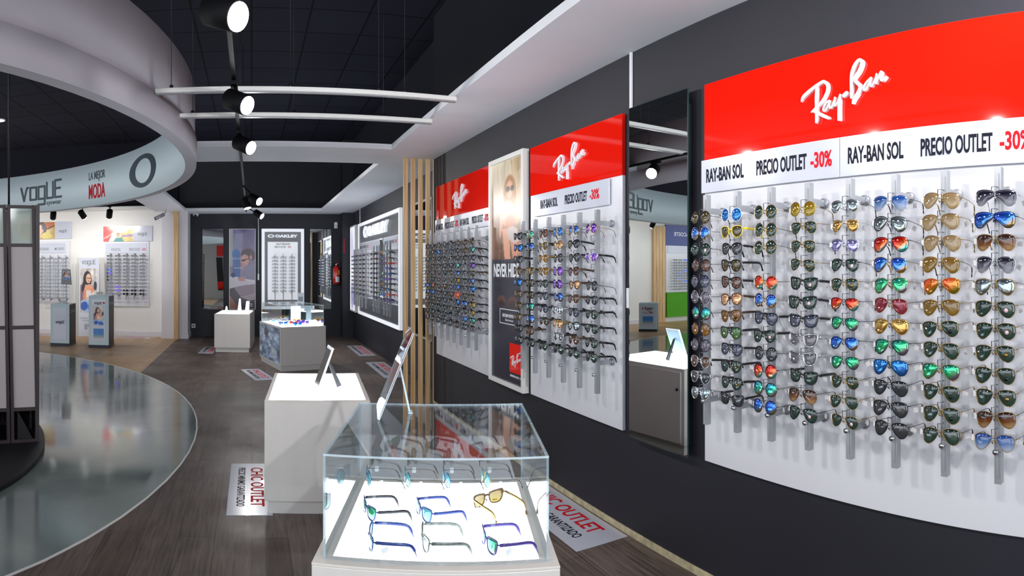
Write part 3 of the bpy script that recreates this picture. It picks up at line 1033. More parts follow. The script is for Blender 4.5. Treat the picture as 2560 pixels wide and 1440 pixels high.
# wooden slats
for i in range(5):
    x = 1.539 + 0.0795 * i
    sl = MB().box(x, x + 0.043, 5.952, 5.985, 0, ZS).build('wooden_slat', M_OAK, None, (0, 0, 0), 0.002)
    tag(sl, 'floor-to-soffit oak slat, %s of five counted from the aisle' % ordn[i], 'slat', 'oak slats standing by the wall')
tag(MB().box(-1.53, -1.44, 11.76, 11.86, 0, 2.6).build('wooden_slat', M_OAK, None, (0, 0, 0), 0.003), 'oak post standing against the white wall end', 'slat', 'oak posts')

# mirror behind the slats
mr = empty('wall_mirror', (XF - 0.03, 7.0, 0.56), RW, 'wall mirror half hidden behind the wooden slats', 'mirror', 'wall mirrors')
MB().box(-0.45, 0.45, 0.0, 0.029, 0, 1.66).build('frame', M_GREY, mr)
MB().box(-0.42, 0.42, -0.002, 0.001, 0.03, 1.63).build('mirror_face', M_MIRROR, mr)

# wide framed eyewear board on the far right wall
ob = empty('eyewear_board', (XF - 0.05, 9.60, 0.55), RW, 'wide white-framed board with charcoal header on the far right wall', 'wall panel')
hw, hh, fb = 1.61, 1.685, 0.055
f = MB().box(-hw, -hw + fb, 0, 0.049, 0, hh).box(hw - fb, hw, 0, 0.049, 0, hh).box(-hw + fb, hw - fb, 0, 0.049, 0, fb).box(-hw + fb, hw - fb, 0, 0.049, hh - fb, hh)
f.build('frame', M_FRAMELIT, ob, (0, 0, 0), 0.003)
MB().box(-hw + fb, hw - fb, 0.02, 0.045, fb, hh - fb).build('backing', M_DGREY, ob)
MB().box(-1.5, 0.30, 0.012, 0.02, 0.33, 1.32).box(0.56, 1.5, 0.012, 0.02, 0.33, 1.32).build('board', M_BOARD, ob)
MB().box(0.30, 0.56, 0.012, 0.02, 0.33, 1.32).build('mirror_strip', M_MIRROR, ob)
oval_ring(MB(), -0.79, 1.49, 0.19, 0.10, 0.115, 0.065, -0.02, 0.015).build('emblem', M_FRAMELIT, ob)
put_text(MB(), 'OAKLEY', -0.57, 0.95, 1.395, 1.575, 0.015, 0.035, 0, 0.05).build('lettering', M_FRAMELIT, ob)
for a in (-1.46, 0.60):
    s = MB().box(a, a + 0.9 if a > 0 else a + 1.7, 0.006, 0.012, 1.17, 1.30)
    s.build('banner', M_SIGNW, ob)
    put_text(MB(), 'OAKLEY SOL', a + 0.06, a + 0.34, 1.21, 1.26, 0.006, 0.001).build('lettering', M_INKD, ob)
    put_text(MB(), 'PRECIO OUTLET', a + 0.40, a + 0.70, 1.21, 1.26, 0.006, 0.001).build('lettering', M_INKD, ob)
    put_text(MB(), '-30%', a + 0.72, a + 0.84, 1.21, 1.26, 0.006, 0.001).build('lettering', M_INKR, ob)

# slim light box beside the pillar
lb = empty('light_box', (XF - 0.08, 11.69, 0.55), RW, 'slim white backlit poster between corner pillar and wide framed board', 'light box')
MB().box(-0.29, 0.29, 0.006, 0.079, 0, 1.69).build('case', M_FRAMEW, lb, (0, 0, 0), 0.004)
ik = Ink(14, 60, (236, 236, 242), 3.0)
ik.ell(0.45, 0.75, 0.3, 0.2, (196, 196, 226), 0.2, 0.8).ell(0.5, 0.18, 0.3, 0.16, (150, 140, 190), 0, 0.8)
ik.build('picture', -0.26, 0.26, 0.03, 1.66, 0.004, lb, M_PRINTL)

# ------------------------------------------------------------------ end wall
def flat_mirror(x0, x1, label):
    r = empty('wall_mirror', ((x0 + x1) / 2, YE - 0.03, 0.555), 0, label, 'mirror', 'wall mirrors')
    h = (x1 - x0) / 2
    MB().box(-h + 0.03, h - 0.03, 0.008, 0.029, 0.03, 1.63).build('backing', M_BLACK, r)
    MB().box(-h, h, 0, 0.008, 0, 1.66).build('pane_edge', M_MIRROREDGE, r)
    MB().box(-h + 0.003, h - 0.003, -0.001, 0.001, 0.003, 1.657).build('mirror_face', M_MIRROR, r)


flat_mirror(-1.014, -0.577, 'mirror at the left of the black end wall, beside the poster')
flat_mirror(1.203, 1.648, 'mirror at the right of the black end wall, beside the extinguisher')
ps = empty('framed_poster', (-0.19, YE - 0.03, 0.555), 0, 'tall poster of a man in glasses writing at a desk', 'poster')
MB().box(-0.273, 0.273, 0.004, 0.029, 0, 1.66).build('frame', M_FRAMEW, ps, (0, 0, 0), 0.002)
ik = Ink(64, 180, (150, 140, 170), 3.0)
ik.grad((150, 136, 160), (98, 88, 140), 0.45, 1.0)
ik.poly([(0, 0.53), (0.12, 0.53), (0.14, 1.0), (0, 1.0)], (176, 184, 178), 0.8).poly([(0.1, 0.6), (0.45, 0.6), (0.5, 0.95), (0.14, 0.95)], (142, 148, 168), 0.6)
ik.poly([(0.12, 0.4), (0.42, 0.4), (0.42, 0.68), (0.12, 0.68)], (74, 108, 168)).ell(0.25, 0.69, 0.16, 0.062, (66, 116, 180)).poly([(0.12, 0.62), (0.42, 0.62), (0.42, 0.65), (0.12, 0.65)], (120, 150, 190))
ik.noise(6, 22, 5)
ik.ell(0.72, 0.685, 0.27, 0.075, (66, 46, 60)).ell(0.60, 0.615, 0.17, 0.07, (206, 150, 142)).ell(0.50, 0.60, 0.06, 0.035, (206, 150, 142), 0.4)
ik.ell(0.88, 0.665, 0.13, 0.06, (70, 50, 64), -0.3).ell(0.83, 0.645, 0.05, 0.03, (198, 142, 136)).ell(0.56, 0.545, 0.09, 0.03, (196, 138, 130))
ik.poly([(0.44, 0.615), (0.80, 0.64), (0.80, 0.63), (0.62, 0.615), (0.60, 0.595), (0.47, 0.60)], (50, 38, 50))
ik.poly([(0.46, 0.44), (0.60, 0.54), (1.0, 0.56), (1.0, 0.36), (0.7, 0.36), (0.62, 0.41), (0.48, 0.40)], (140, 132, 160)).noise(9, 12, 8)
ik.poly([(0, 0.41), (0.3, 0.40), (1.0, 0.31), (1.0, 0.34), (1.0, 0.36), (0.5, 0.38)], (226, 220, 226)).poly([(0, 0.41), (0.32, 0.39), (0.45, 0.36), (0.98, 0.34), (0.98, 0.31), (0.4, 0.28), (0, 0.26)], (212, 206, 214))
ik.ell(0.46, 0.375, 0.13, 0.03, (200, 146, 140)).ell(0.14, 0.425, 0.09, 0.03, (46, 56, 110))
ik.poly([(0, 0.25), (0.2, 0.27), (1.0, 0.31), (1.0, 0.0), (0, 0.0)], (54, 44, 62)).poly([(0.16, 0.27), (0.6, 0.30), (1, 0.31), (1, 0.2), (0.44, 0.15)], (150, 130, 144)).poly([(0.42, 0.15), (1, 0.2), (1, 0.12), (0.8, 0.10)], (176, 160, 164))
ik.poly([(0, 0.17), (0.3, 0.04), (0.3, 0), (0, 0)], (170, 110, 90))
ik.build('picture', -0.26, 0.26, 0.012, 1.648, 0.003, ps)
oval_ring(MB(), 0.155, 0.105, 0.05, 0.024, 0.03, 0.014, 0.0, 0.003).build('emblem', M_LETTER, ps)
for w, a0, a1, c0, c1 in (('OAKLEY', 0.10, 0.225, 0.056, 0.072), ('DISRUPTIVE', -0.17, 0.0, 0.845, 0.862)):
    put_text(MB(), w, a0, a1, c0, c1, 0.003, 0.002).build('lettering', M_LETTER, ps)

eb = empty('eyewear_board', (0.643, YE - 0.05, 0.56), 0, 'white-framed grey eyewear board on the black end wall', 'wall panel')
hw, hh, fb = 0.437, 1.655, 0.062
f = MB().box(-hw, -hw + fb, 0, 0.049, 0, hh).box(hw - fb, hw, 0, 0.049, 0, hh).box(-hw + fb, hw - fb, 0, 0.049, 0, fb).box(-hw + fb, hw - fb, 0, 0.049, hh - fb, hh)
f.build('frame', M_FRAMELIT, eb, (0, 0, 0), 0.003)
MB().box(-hw + fb, hw - fb, 0.022, 0.045, fb, hh - fb).build('backing', M_GREY, eb)
MB().box(-0.312, 0.308, 0.014, 0.022, 0.195, 1.385).build('board', M_BOARDLIT, eb)
oval_ring(MB(), -0.245, 1.505, 0.068, 0.034, 0.042, 0.019, 0.008, 0.022).build('emblem', M_FRAMELIT, eb)
put_text(MB(), 'OAKLEY', -0.160, 0.305, 1.475, 1.535, 0.022, 0.014, 0, 0.05).build('lettering', M_FRAMELIT, eb)
put_text(MB(), 'OAKLEY GRADUADO', -0.145, 0.15, 1.322, 1.362, 0.014, 0.001).build('lettering', M_INKD, eb)
put_text(MB(), 'PRECIO OUTLET', -0.165, 0.065, 1.262, 1.302, 0.014, 0.001).build('lettering', M_INKD, eb)
put_text(MB(), '-30%', 0.09, 0.17, 1.262, 1.302, 0.014, 0.001).build('lettering', M_INKR, eb)

cd = empty('pull_cord', (0.14, YE - 0.03, 1.16), 0, 'thin white cord hanging down the end wall with a small plug', 'cord')
MB().cyl((0, 0, 0.13), (0, 0.02, 1.365), 0.008, 8).build('cable', M_LETTER, cd)
MB().box(-0.016, 0.016, -0.01, 0.029, 0, 0.13).build('plug', M_LETTER, cd, (0, 0, 0), 0.004)
sn = empty('motion_sensor', (1.745, YE - 0.05, 2.23), 0, 'small white motion sensor high on the end wall near the pillar', 'sensor')
MB().box(-0.035, 0.035, 0, 0.049, 0, 0.13).build('housing', M_LETTER, sn, (0, 0, 0), 0.012)
MB().box(-0.022, 0.022, -0.003, 0.001, 0.02, 0.07).build('lens', M_SIGNW, sn)
so = empty('wall_socket', (-1.20, YE - 0.012, 0.17), 0, 'white socket low on the black end wall', 'socket')
MB().box(-0.04, 0.04, 0, 0.011, 0, 0.085).build('plate', M_LETTER, so, (0, 0, 0), 0.003)
MB().cyl((0, -0.004, 0.042), (0, 0.001, 0.042), 0.022, 16).build('outlet', M_GREY, so)
sg = empty('extinguisher_sign', (1.862, 12.02, 1.70), 0, 'narrow dark sign with red upright lettering on the corner pillar', 'sign')
MB().box(-0.02, 0.02, -0.004, -0.0005, 0, 0.30).build('plate', M_BLACKWALL, sg)
t = MB()
vs, fs, _ = text_mesh('EXTINTOR', 0.02)
t.add([(0.016 - 0.032 * bb, -0.005 - 0.001 * cc, 0.29 - 0.28 * aa) for aa, bb, cc in vs], fs)
t.build('lettering', M_INKR, sg)

ex = empty('fire_extinguisher', (1.745, YE - 0.10, 1.06), 0, 'red fire extinguisher hanging on the end wall beside the pillar', 'fire extinguisher')
MB().lathe([(0.066, 0.0), (0.072, 0.008), (0.072, 0.33), (0.055, 0.365), (0.025, 0.385), (0.022, 0.40)], 28).build('cylinder', M_EXT, ex)
MB().lathe([(0.073, -0.004), (0.074, 0.03)], 28).build('base_ring', M_BLACK, ex)
MB().lathe([(0.024, 0.40), (0.026, 0.43), (0.018, 0.44)], 16).tube([(0, 0, 0.43), (0.03, -0.03, 0.45)], 0.008, 8).build('valve', M_CHROME, ex)
MB().tube([(-0.01, 0, 0.445), (-0.02, -0.05, 0.455), (-0.025, -0.10, 0.452)], 0.008, 8, flat=(1.3, 0.6)).tube([(0.0, 0, 0.46), (0.0, -0.05, 0.485), (0, -0.10, 0.480)], 0.008, 8, flat=(1.3, 0.6)).build('handle', M_EXT, ex)
MB().tube(cr([(-0.03, 0, 0.42), (-0.09, 0.0, 0.40), (-0.095, 0, 0.2), (-0.085, 0, 0.06)], 5), 0.009, 8).build('hose', M_BLACK, ex)
p = MB()
for k in range(8):
    a0, a1 = -2.2 + 1.25 * k / 8, -2.2 + 1.25 * (k + 1) / 8
    a0, a1 = a0 + 0.75, a1 + 0.75
    for (z0, z1, mi, off, sh) in ((0.21, 0.30, 0, 0.0725, 0.25), (0.06, 0.17, 1, 0.0725, -0.5)):
        p.add([(off * math.cos(a0 + sh), off * math.sin(a0 + sh), z0), (off * math.cos(a1 + sh), off * math.sin(a1 + sh), z0), (off * math.cos(a1 + sh), off * math.sin(a1 + sh), z1), (off * math.cos(a0 + sh), off * math.sin(a0 + sh), z1)], [(0, 1, 2, 3)], mi)
p.build('label', [M_YELLOW, M_TAG], ex)
MB().box(-0.03, 0.03, 0.07, 0.099, 0.25, 0.38).build('wall_bracket', M_BLACK, ex)

c = empty('security_camera', (-1.74, 11.45, 2.40), 0, 'small silver bullet camera under the soffit strip by the white wall', 'camera', 'security cameras')
MB().tube([(0.10, 0.02, 0.126), (0.09, 0.01, 0.08), (0.03, 0, 0.02)], 0.012, 8).build('bracket', M_STEEL, c)
MB().cyl((0.06, 0.02, 0.04), (-0.10, -0.08, -0.05), 0.036, 16).build('housing', M_STEEL, c)
MB().cyl((-0.10, -0.08, -0.05), (-0.102, -0.0815, -0.051), 0.028, 16).build('lens', M_BLACKGLOSS, c)
c = empty('security_camera', (-1.14, 12.25, 2.46), 0, 'white dome camera in the corner above the end wall', 'camera', 'security cameras')
MB().lathe([(0.05, 0.066), (0.06, 0.04), (0.055, 0.02), (0.03, 0.0)], 20).build('housing', M_LETTER, c)
MB().cyl((0, -0.04, 0.02), (0.0, -0.062, 0.01), 0.026, 14).build('lens', M_BLACKGLOSS, c)

# ------------------------------------------------------------------ sunglasses: shapes, lenses, prototypes
G_, B_, K_, N_ = (22, 42, 36), (74, 44, 30), (34, 34, 40), (30, 34, 58)
LENS = {
    'G': ('dark green', mat_lens('lens_green', [(0, (38, 64, 54)), (1, (18, 34, 30))])),
    'B': ('brown', mat_lens('lens_brown', [(0, (96, 62, 46)), (1, (48, 30, 26))], clear=(0.12, 0.02))),
    'O': ('olive', mat_lens('lens_olive', [(0, (78, 66, 28)), (1, (46, 38, 18))], clear=(0.1, 0.04))),
    'K': ('black', mat_lens('lens_black', [(0, (52, 54, 58)), (1, (26, 27, 32))])),
    'N': ('navy', mat_lens('lens_navy', [(0, (74, 78, 96)), (1, (26, 30, 54))])),
    'V': ('grey violet', mat_lens('lens_violet', [(0, (112, 102, 116)), (1, (50, 44, 60))], clear=(0.25, 0.03))),
    'y': ('grey', mat_lens('lens_grey', [(0, (102, 100, 108)), (1, (72, 70, 80))], clear=(0.14, 0.06))),
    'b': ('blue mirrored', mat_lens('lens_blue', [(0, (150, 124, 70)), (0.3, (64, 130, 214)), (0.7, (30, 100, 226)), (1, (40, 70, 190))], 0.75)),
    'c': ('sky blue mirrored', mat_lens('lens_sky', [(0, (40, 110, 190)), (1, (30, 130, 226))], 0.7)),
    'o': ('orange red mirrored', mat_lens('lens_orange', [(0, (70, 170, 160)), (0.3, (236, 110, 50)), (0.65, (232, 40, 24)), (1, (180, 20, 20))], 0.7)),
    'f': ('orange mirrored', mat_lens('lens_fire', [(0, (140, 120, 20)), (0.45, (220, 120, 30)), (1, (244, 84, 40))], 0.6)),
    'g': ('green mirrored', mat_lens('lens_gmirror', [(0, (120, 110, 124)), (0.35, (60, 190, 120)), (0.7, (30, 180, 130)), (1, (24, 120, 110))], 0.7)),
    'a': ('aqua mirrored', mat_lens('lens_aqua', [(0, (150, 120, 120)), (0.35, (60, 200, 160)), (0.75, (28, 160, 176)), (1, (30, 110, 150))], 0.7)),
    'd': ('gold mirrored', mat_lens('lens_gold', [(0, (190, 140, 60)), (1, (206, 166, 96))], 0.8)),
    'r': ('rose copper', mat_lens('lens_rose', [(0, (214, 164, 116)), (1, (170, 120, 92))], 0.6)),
    'm': ('amber', mat_lens('lens_amber', [(0, (138, 92, 26)), (1, (84, 50, 18))], clear=(0.15, 0.04))),
    'M': ('green tinted', mat_lens('lens_moss', [(0, (70, 110, 50)), (1, (36, 62, 36))])),
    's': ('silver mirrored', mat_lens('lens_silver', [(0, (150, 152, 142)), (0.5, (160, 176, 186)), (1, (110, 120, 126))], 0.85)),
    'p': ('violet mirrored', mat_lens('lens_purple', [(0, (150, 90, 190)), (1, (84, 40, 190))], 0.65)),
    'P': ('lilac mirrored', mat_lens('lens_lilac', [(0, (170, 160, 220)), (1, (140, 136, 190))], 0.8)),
    'Y': ('yellow', mat_lens('lens_yellow', [(0, (160, 136, 20)), (1, (116, 86, 16))], 0.2, clear=(0.15, 0.05))),
    't': ('light brown', mat_lens('lens_tan', [(0, (196, 172, 132)), (1, (112, 86, 54))], clear=(0.40, 0.10))),
    'T': ('golden brown', mat_lens('lens_honey', [(0, (150, 118, 48)), (1, (92, 62, 20))], clear=(0.3, 0.05))),
    'h': ('brown graduated', mat_lens('lens_bgrad', [(0, (206, 170, 124)), (0.35, (120, 68, 30)), (0.7, (44, 22, 16))], clear=(0.4, -0.1))),
    'k': ('grey graduated', mat_lens('lens_kgrad', [(0, (190, 190, 200)), (0.35, (86, 84, 102)), (0.7, (26, 24, 40))], clear=(0.4, -0.1))),
    'l': ('blue graduated', mat_lens('lens_lgrad', [(0, (214, 222, 234)), (0.4, (96, 132, 186)), (0.75, (26, 62, 128))], clear=(0.5, -0.1))),
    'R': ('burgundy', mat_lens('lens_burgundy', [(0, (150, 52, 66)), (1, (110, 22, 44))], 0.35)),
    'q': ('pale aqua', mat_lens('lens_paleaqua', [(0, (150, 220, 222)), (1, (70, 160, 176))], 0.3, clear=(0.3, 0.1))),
    'w': ('clear', mat_lens('lens_clear', [(0, (240, 244, 246)), (1, (232, 238, 242))], clear=(0.85, 0.85))),
}
FRAME = {'g': ('gold', M_GOLD), 'k': ('black', M_PLASTK), 's': ('silver', M_CHROME), 'm': ('gunmetal', M_GUN), 't': ('tortoiseshell', M_TORT),
         'w': ('white', M_LETTER), 'y': ('yellow', M_YELLOW), 'b': ('blue', M_BLUEPL), 'p': ('purple', M_PURPL), 'c': ('camouflage', M_CAMO), 'r': ('red', M_EXT)}
SHAPE = {  # word, outline (mm, outward +x), half distance between lens centres, rim radius (mm), rim height of hinge
    'A': ('aviator', [(-25.5, 13), (-11, 19.5), (8, 20), (23, 15), (28, 3), (26, -11), (17, -21.5), (4, -23.5), (-11, -14.5), (-22, -1)], 33.5, 0.75, 15),
    'a': ('small aviator', [(-22, 11.5), (-9, 17), (8, 17.5), (20, 13), (24, 3), (22, -9), (14, -18), (3, -20), (-10, -13), (-19.5, -1)], 30, 0.75, 13),
    'R': ('round', [(23 * math.cos(q * PI / 5), 23 * math.sin(q * PI / 5)) for q in range(10)], 31, 0.9, 7),
    'C': ('rounded', [(-21, 12), (-9, 18), (8, 19), (21, 15), (24, 4), (20, -10), (9, -20), (-4, -21), (-15, -14), (-21, -2)], 31, 1.5, 14),
    'W': ('wayfarer', [(-23, 13), (-8, 17), (10, 19), (26, 18), (27, 6), (22, -11), (11, -19), (-6, -19), (-18, -13), (-23, 0)], 33, 2.1, 16),
    'S': ('shield', [(-32, 15), (-12, 20), (10, 21), (27, 16), (31, 2), (28, -13), (17, -22), (2, -21), (-14, -8), (-32, 3)], 34, 0.6, 13),
    'X': ('wraparound', [(-25, 9), (-9, 14), (12, 14), (28, 9), (30, 0), (24, -11), (10, -16), (-6, -16), (-18, -11), (-24, 0)], 34, 1.8, 7),
}


def wrap(x):
    return 2.6 * x * x


_gm = {}


def glass_meshes(sh, lod):
    """(frame, lens inner->for +x side, lens for -x side, temple +x, temple -x) as shared meshes."""
    if (sh, lod) in _gm:
        return _gm[(sh, lod)]
    wrd, out, cx, rr, hz = SHAPE[sh]
    k = 3 if lod == 0 else (2 if lod == 1 else 1)
    o = [(x * 1.03 / 1000, z * 1.13 / 1000) for x, z in cr(out, k, True)]
    cx /= 1000.0
    rr /= 1000.0
    hz /= 1000.0
    ns = 6 if lod == 0 else 4
    fr = MB()
    for sg in (1, -1):
        fr.tube([(sg * (cx + x), wrap(cx + x), z) for x, z in o], rr * (1.4 if lod else 1.0), ns, closed=True)
    xi = cx + min(p[0] for p in o)
    xo = cx + max(p[0] for p in o)
    if sh in ('A', 'a', 'R'):
        fr.tube([(-xi, 0.001, 0.002), (0, -0.002, 0.005), (xi, 0.001, 0.002)], rr * 1.2, ns)
        if sh != 'R':
            fr.tube([(-xi - 0.004, 0.0, hz), (0, -0.002, hz + 0.003), (xi + 0.004, 0.0, hz)], rr, ns)
    else:
        fr.tube([(-xi - 0.002, 0.001, hz * 0.5), (0, -0.002, hz * 0.62), (xi + 0.002, 0.001, hz * 0.5)], rr * 1.5, ns)
    for sg in (1, -1):
        fr.tube([(sg * (xo - 0.001), wrap(xo), hz * 0.75), (sg * (xo + 0.004), wrap(xo) + 0.006, hz * 0.75)], max(rr, 0.0016), ns)
        if lod == 0:
            fr.tube([(sg * xi, 0.003, 0.0), (sg * (xi - 0.002), 0.010, -0.006)], 0.0018, 5)
    fm = fr.mesh('frame', [M_GOLD])
    lens = []
    n = len(o)
    for sg in (1, -1):
        L = MB()
        rings = (1.0, 0.66, 0.33) if lod == 0 else (1.0, 0.5)
        for side in (0, 1):
            vs, fs = [], []
            for s in rings:
                for x, z in o:
                    vs.append((sg * x * s, wrap(cx + x * s) - 0.0035 * (1 - s * s) + 0.0012 * side, z * s))
            for i in range(len(rings) - 1):
                for j in range(n):
                    fs.append((i * n + j, i * n + (j + 1) % n, (i + 1) * n + (j + 1) % n, (i + 1) * n + j))
            fs.append(tuple(range((len(rings) - 1) * n, len(rings) * n)))
            L.add(vs, fs, 0, True)
        m0 = len(rings) * n
        L.f += [[j, (j + 1) % n, m0 + (j + 1) % n, m0 + j] for j in range(n)]
        L.mi += [0] * n
        L.sm += [False] * n
        lens.append(L.mesh('lens', [M_BLACK]))
    tem = []
    thick = sh in ('C', 'W', 'X')
    for sg in (1, -1):
        T = MB()
        x0, y0, z0 = sg * (xo + 0.004), wrap(xo) + 0.006, hz * 0.75
        pts = cr([(x0, y0, z0), (x0 + sg * 0.002, y0 + 0.05, z0 - 0.002), (x0, y0 + 0.090, z0 - 0.005), (x0 - sg * 0.002, y0 + 0.105, z0 - 0.014), (x0 - sg * 0.005, y0 + 0.116, z0 - 0.038)], 3 if lod == 0 else 1)
        m = len(pts)
        if thick:
            rad = [0.0031 if i < m * 0.5 else 0.0028 for i in range(m)]
        else:
            rad = [(0.0010 if lod == 0 else 0.0014) if i < m * 0.55 else 0.0020 for i in range(m)]
        T.tube(pts, rad, ns, flat=(0.55, 1.7) if thick else (1, 1))
        tem.append(T.mesh('temple', [M_GOLD]))
    _gm[(sh, lod)] = (fm, lens[0], lens[1], tem[0], tem[1], cx, xo, hz)
    return _gm[(sh, lod)]


def setm(o, m):
    o.material_slots[0].link = 'OBJECT'
    o.material_slots[0].material = m
    return o


_tagm = MB().box(-0.007, 0.007, 0, 0.006, -0.013, 0.004).mesh('security_tag', [M_TAG])
_pricem = MB().box(-0.0006, 0.0006, -0.010, 0.010, -0.022, -0.006).tube([(0, 0, -0.006), (0, 0, 0.002)], 0.0004, 4).mesh('price_tag', [M_TAG])
_stk = {}
for nm, mm in (('gold', M_GOLD), ('pink', mat('pink_sticker', (232, 190, 196), 0.4)), ('black', M_BLACKGLOSS)):
    _stk[nm] = MB().lathe([(0.0062, -0.0004), (0.0062, 0.0006)], 14).mesh('lens_sticker', [mm])


def glasses(sh, ln, fc, loc, rz, label, group, lod=0, tags=True, roll=0.0, pitch=0.0, sticker=None, name='sunglasses', cat='sunglasses', temple=None):
    fm, l0, l1, t0, t1, cx, xo, hz = glass_meshes(sh, lod)
    r = empty(name, loc, rz, label, cat, group)
    r.rotation_euler = (pitch, roll, rz)
    fmat = FRAME[fc][1]
    setm(link('frame', fm, r), fmat)
    setm(link('lens', l0, r, (cx, 0, 0)), LENS[ln][1])
    setm(link('lens', l1, r, (-cx, 0, 0)), LENS[ln][1])
    tm = FRAME[temple][1] if temple else fmat
    setm(link('temple', t0, r), tm)
    setm(link('temple', t1, r), tm)
    if tags:
        link('security_tag', _tagm, r, (-xo - 0.008, wrap(xo) + 0.012, hz * 0.5))
        link('price_tag', _pricem, r, (xo + 0.004, wrap(xo) + 0.045 + random.uniform(-0.01, 0.01), hz * 0.5), rot=(random.uniform(-0.5, 0.5), 0, random.uniform(0.9, 1.6)))
    if sticker:
        link('lens_sticker', _stk[sticker], r, (cx + 0.004, wrap(cx) - 0.0045, -0.004 if sticker != 'black' else -0.009), rot=(PI / 2, 0, 0))
    return r


# ------------------------------------------------------------------ display poles
_hk = {}


def hook_meshes(dz, lod):
    k = (round(dz, 4), lod)
    if k not in _hk:
        h = MB().tube([(0, -0.001, 0.001), (-0.0, -0.019, 0.001), (-0.013, -0.019, 0.001), (-0.013, -0.019, dz * 0.42), (0, -0.019, dz * 0.42), (0, -0.001, dz * 0.42)], 0.0016, 5 if lod == 0 else 4)
        c = MB().box(-0.040, 0.040, 0.050, 0.0525, -0.010, 0.008)
        _hk[k] = (h.mesh('hook', M_STEELD), c.mesh('clear_holder', M_CLEAR))
    return _hk[k]


def pole(loc, rz, z0, z1, rows, label, group, depth, lod=0):
    """Aluminium pole standing off the wall; loc is its front at floor height, local +y runs to the wall."""
    r = empty('display_pole', (loc[0], loc[1], z0), rz, label, 'display pole', group)
    MB().box(-0.011, 0.011, 0, 0.024, 0, z1 - z0).box(-0.004, 0.004, -0.003, 0, 0.02, z1 - z0 - 0.02).build('post', M_STEEL, r)
    for zb in (rows[0] + 0.03, rows[-1] - 0.035):
        b = MB().box(-0.004, 0.004, 0.024, depth - 0.008, zb - z0 - 0.012, zb - z0 + 0.012)
        b.cyl((0, depth - 0.010, zb - z0), (0, depth - 0.0005, zb - z0), 0.020, 16 if lod == 0 else 10)
        b.build('bracket', M_STEEL, r)
    if lod < 2:
        hm, cm = hook_meshes(rows[0] - rows[1], lod)
        for z in rows:
            link('hook', hm, r, (0, 0, z - z0 + 0.006))
            link('clear_holder', cm, r, (0, 0, z - z0 - 0.004))
    MB().cyl((-0.004, -0.014, 0.10), (-0.004, 0.0, 0.10), 0.0085, 12).build('lock', M_CHROME, r)
    return r


def ordw(i):
    return ordn[i]


XP = XW - 0.130          # pole front line on the near right wall
XG = XP - 0.031          # line of the eyewear fronts
BIG = [  # lens code + shape + frame, from top; '-' is an empty hook
    'ORm bRs GRk BRm NRm VRs aRm mRm VRm BCs KCs sCs'.split(),
    'cRw OCy KCk OCk BCk rCt mCt MCk NCk GCk GCk KWk'.split(),
    'GRg GRg GRg - oRg bRg NCk GCk KRk oRk aRk bRk'.split(),
    'YRg Gag Gag Gag GWk GWk NWk yWs yWs GWk hAt GAk'.split(),
    'sas das Pas Gak Gag oam gam bak gam Gag Gag Gag'.split(),
    'lAs sAm oAm bAg gAg RAg dAg gAk cAk KAk KAk KAk'.split(),
    'tAg tAg tAg TAg fAg TAg GAg GAg gAg GAg GAg GAg'.split(),
    'kSs bSm hAg kAs sAg GAg GAg GAg GAg GAg hAg lAg'.split(),
]
STK = {(0, 2): 'pink', (2, 0): 'gold', (2, 1): 'gold', (2, 2): 'gold', (3, 1): 'gold', (3, 2): 'gold', (3, 3): 'gold', (3, 4): 'pink', (3, 5): 'pink', (2, 7): 'pink', (3, 11): 'pink', (4, 3): 'pink', (4, 4): 'gold',
       (4, 9): 'gold', (4, 11): 'pink', (6, 6): 'black', (6, 9): 'black', (6, 10): 'black', (7, 5): 'pink', (7, 6): 'pink', (7, 7): 'gold', (7, 8): 'black', (7, 9): 'gold', (1, 6): 'black', (1, 9): 'gold', (1, 10): 'gold'}


def rack(cols, ys, xp, xg, rz, ztop, dz, z0, z1, where, pole_where, group, lod, tags, depth, nrow, sticker=None):
    rows = [ztop - i * dz for i in range(nrow)]
    for c, y in enumerate(ys):
        pole((xp, y), rz, z0, z1, rows, 'aluminium display pole, %s pole %s' % (ordw(c), pole_where), group + ' poles', depth, lod)
        k = 0
        for i, code in enumerate(cols[c]):
            if code == '-':
                continue
            ln, sh, fc = code
            lb = '%s %s sunglasses, %s from top, %s pole %s' % (LENS[ln][0], SHAPE[sh][0].replace('small ', ''), ordw(k), ordw(c), where)
            glasses(sh, ln, fc, (xg + random.uniform(-0.004, 0.003), y + random.uniform(-0.002, 0.002), rows[i]), rz + random.uniform(-0.05, 0.05), lb, group, lod, tags,
                    random.gauss(0, 0.025), random.uniform(-0.10, 0.06), sticker.get((c, i)) if sticker else None, temple='k' if (fc in 'gsm' and random.random() < 0.3) else None)
            k += 1


rack(BIG, [1.842 - 0.1783 * i for i in range(8)], XP, XG, RW, 1.612, 0.0664, 0.745, 1.708, 'from mirror, largest panel', 'from the mirror on the largest panel', 'sunglasses on the largest panel', 0, True, 0.110, 12, STK)
MID = [
    'KWk cWk KWk OCt cWk OCt OCt OCt KWk KWk'.split(),
    'aRg bRk - OCg OCk OCk aCk bRk BCt GWk'.split(),
    'BCt OCg mCg mCg GCk NCk NCk OCk - GCk'.split(),
    'cRg rRg KRk pRk pRk bRk sCs rCg yCs GCk'.split(),
    'bRg KCk KCk BCt rCt BCt NCk sCk BCt GCk'.split(),
    'pRg - pCs - KRm KCm GCk GCk GCk GCk'.split(),
]
rack(MID, [3.592, 3.411, 3.23, 3.05, 2.868, 2.687], XP, XG, RW, 1.612, 0.0757, 0.735, 1.712, 'from poster, narrow panel', 'from the poster on the narrow panel', 'sunglasses on the narrow panel', 1, False, 0.110, 10)
random.seed(21)
LEFT = [[random.choice('KKKNNGGOOByk') + random.choice('CCWWR') + random.choice('kkktm') for i in range(12)] for c in range(8)]
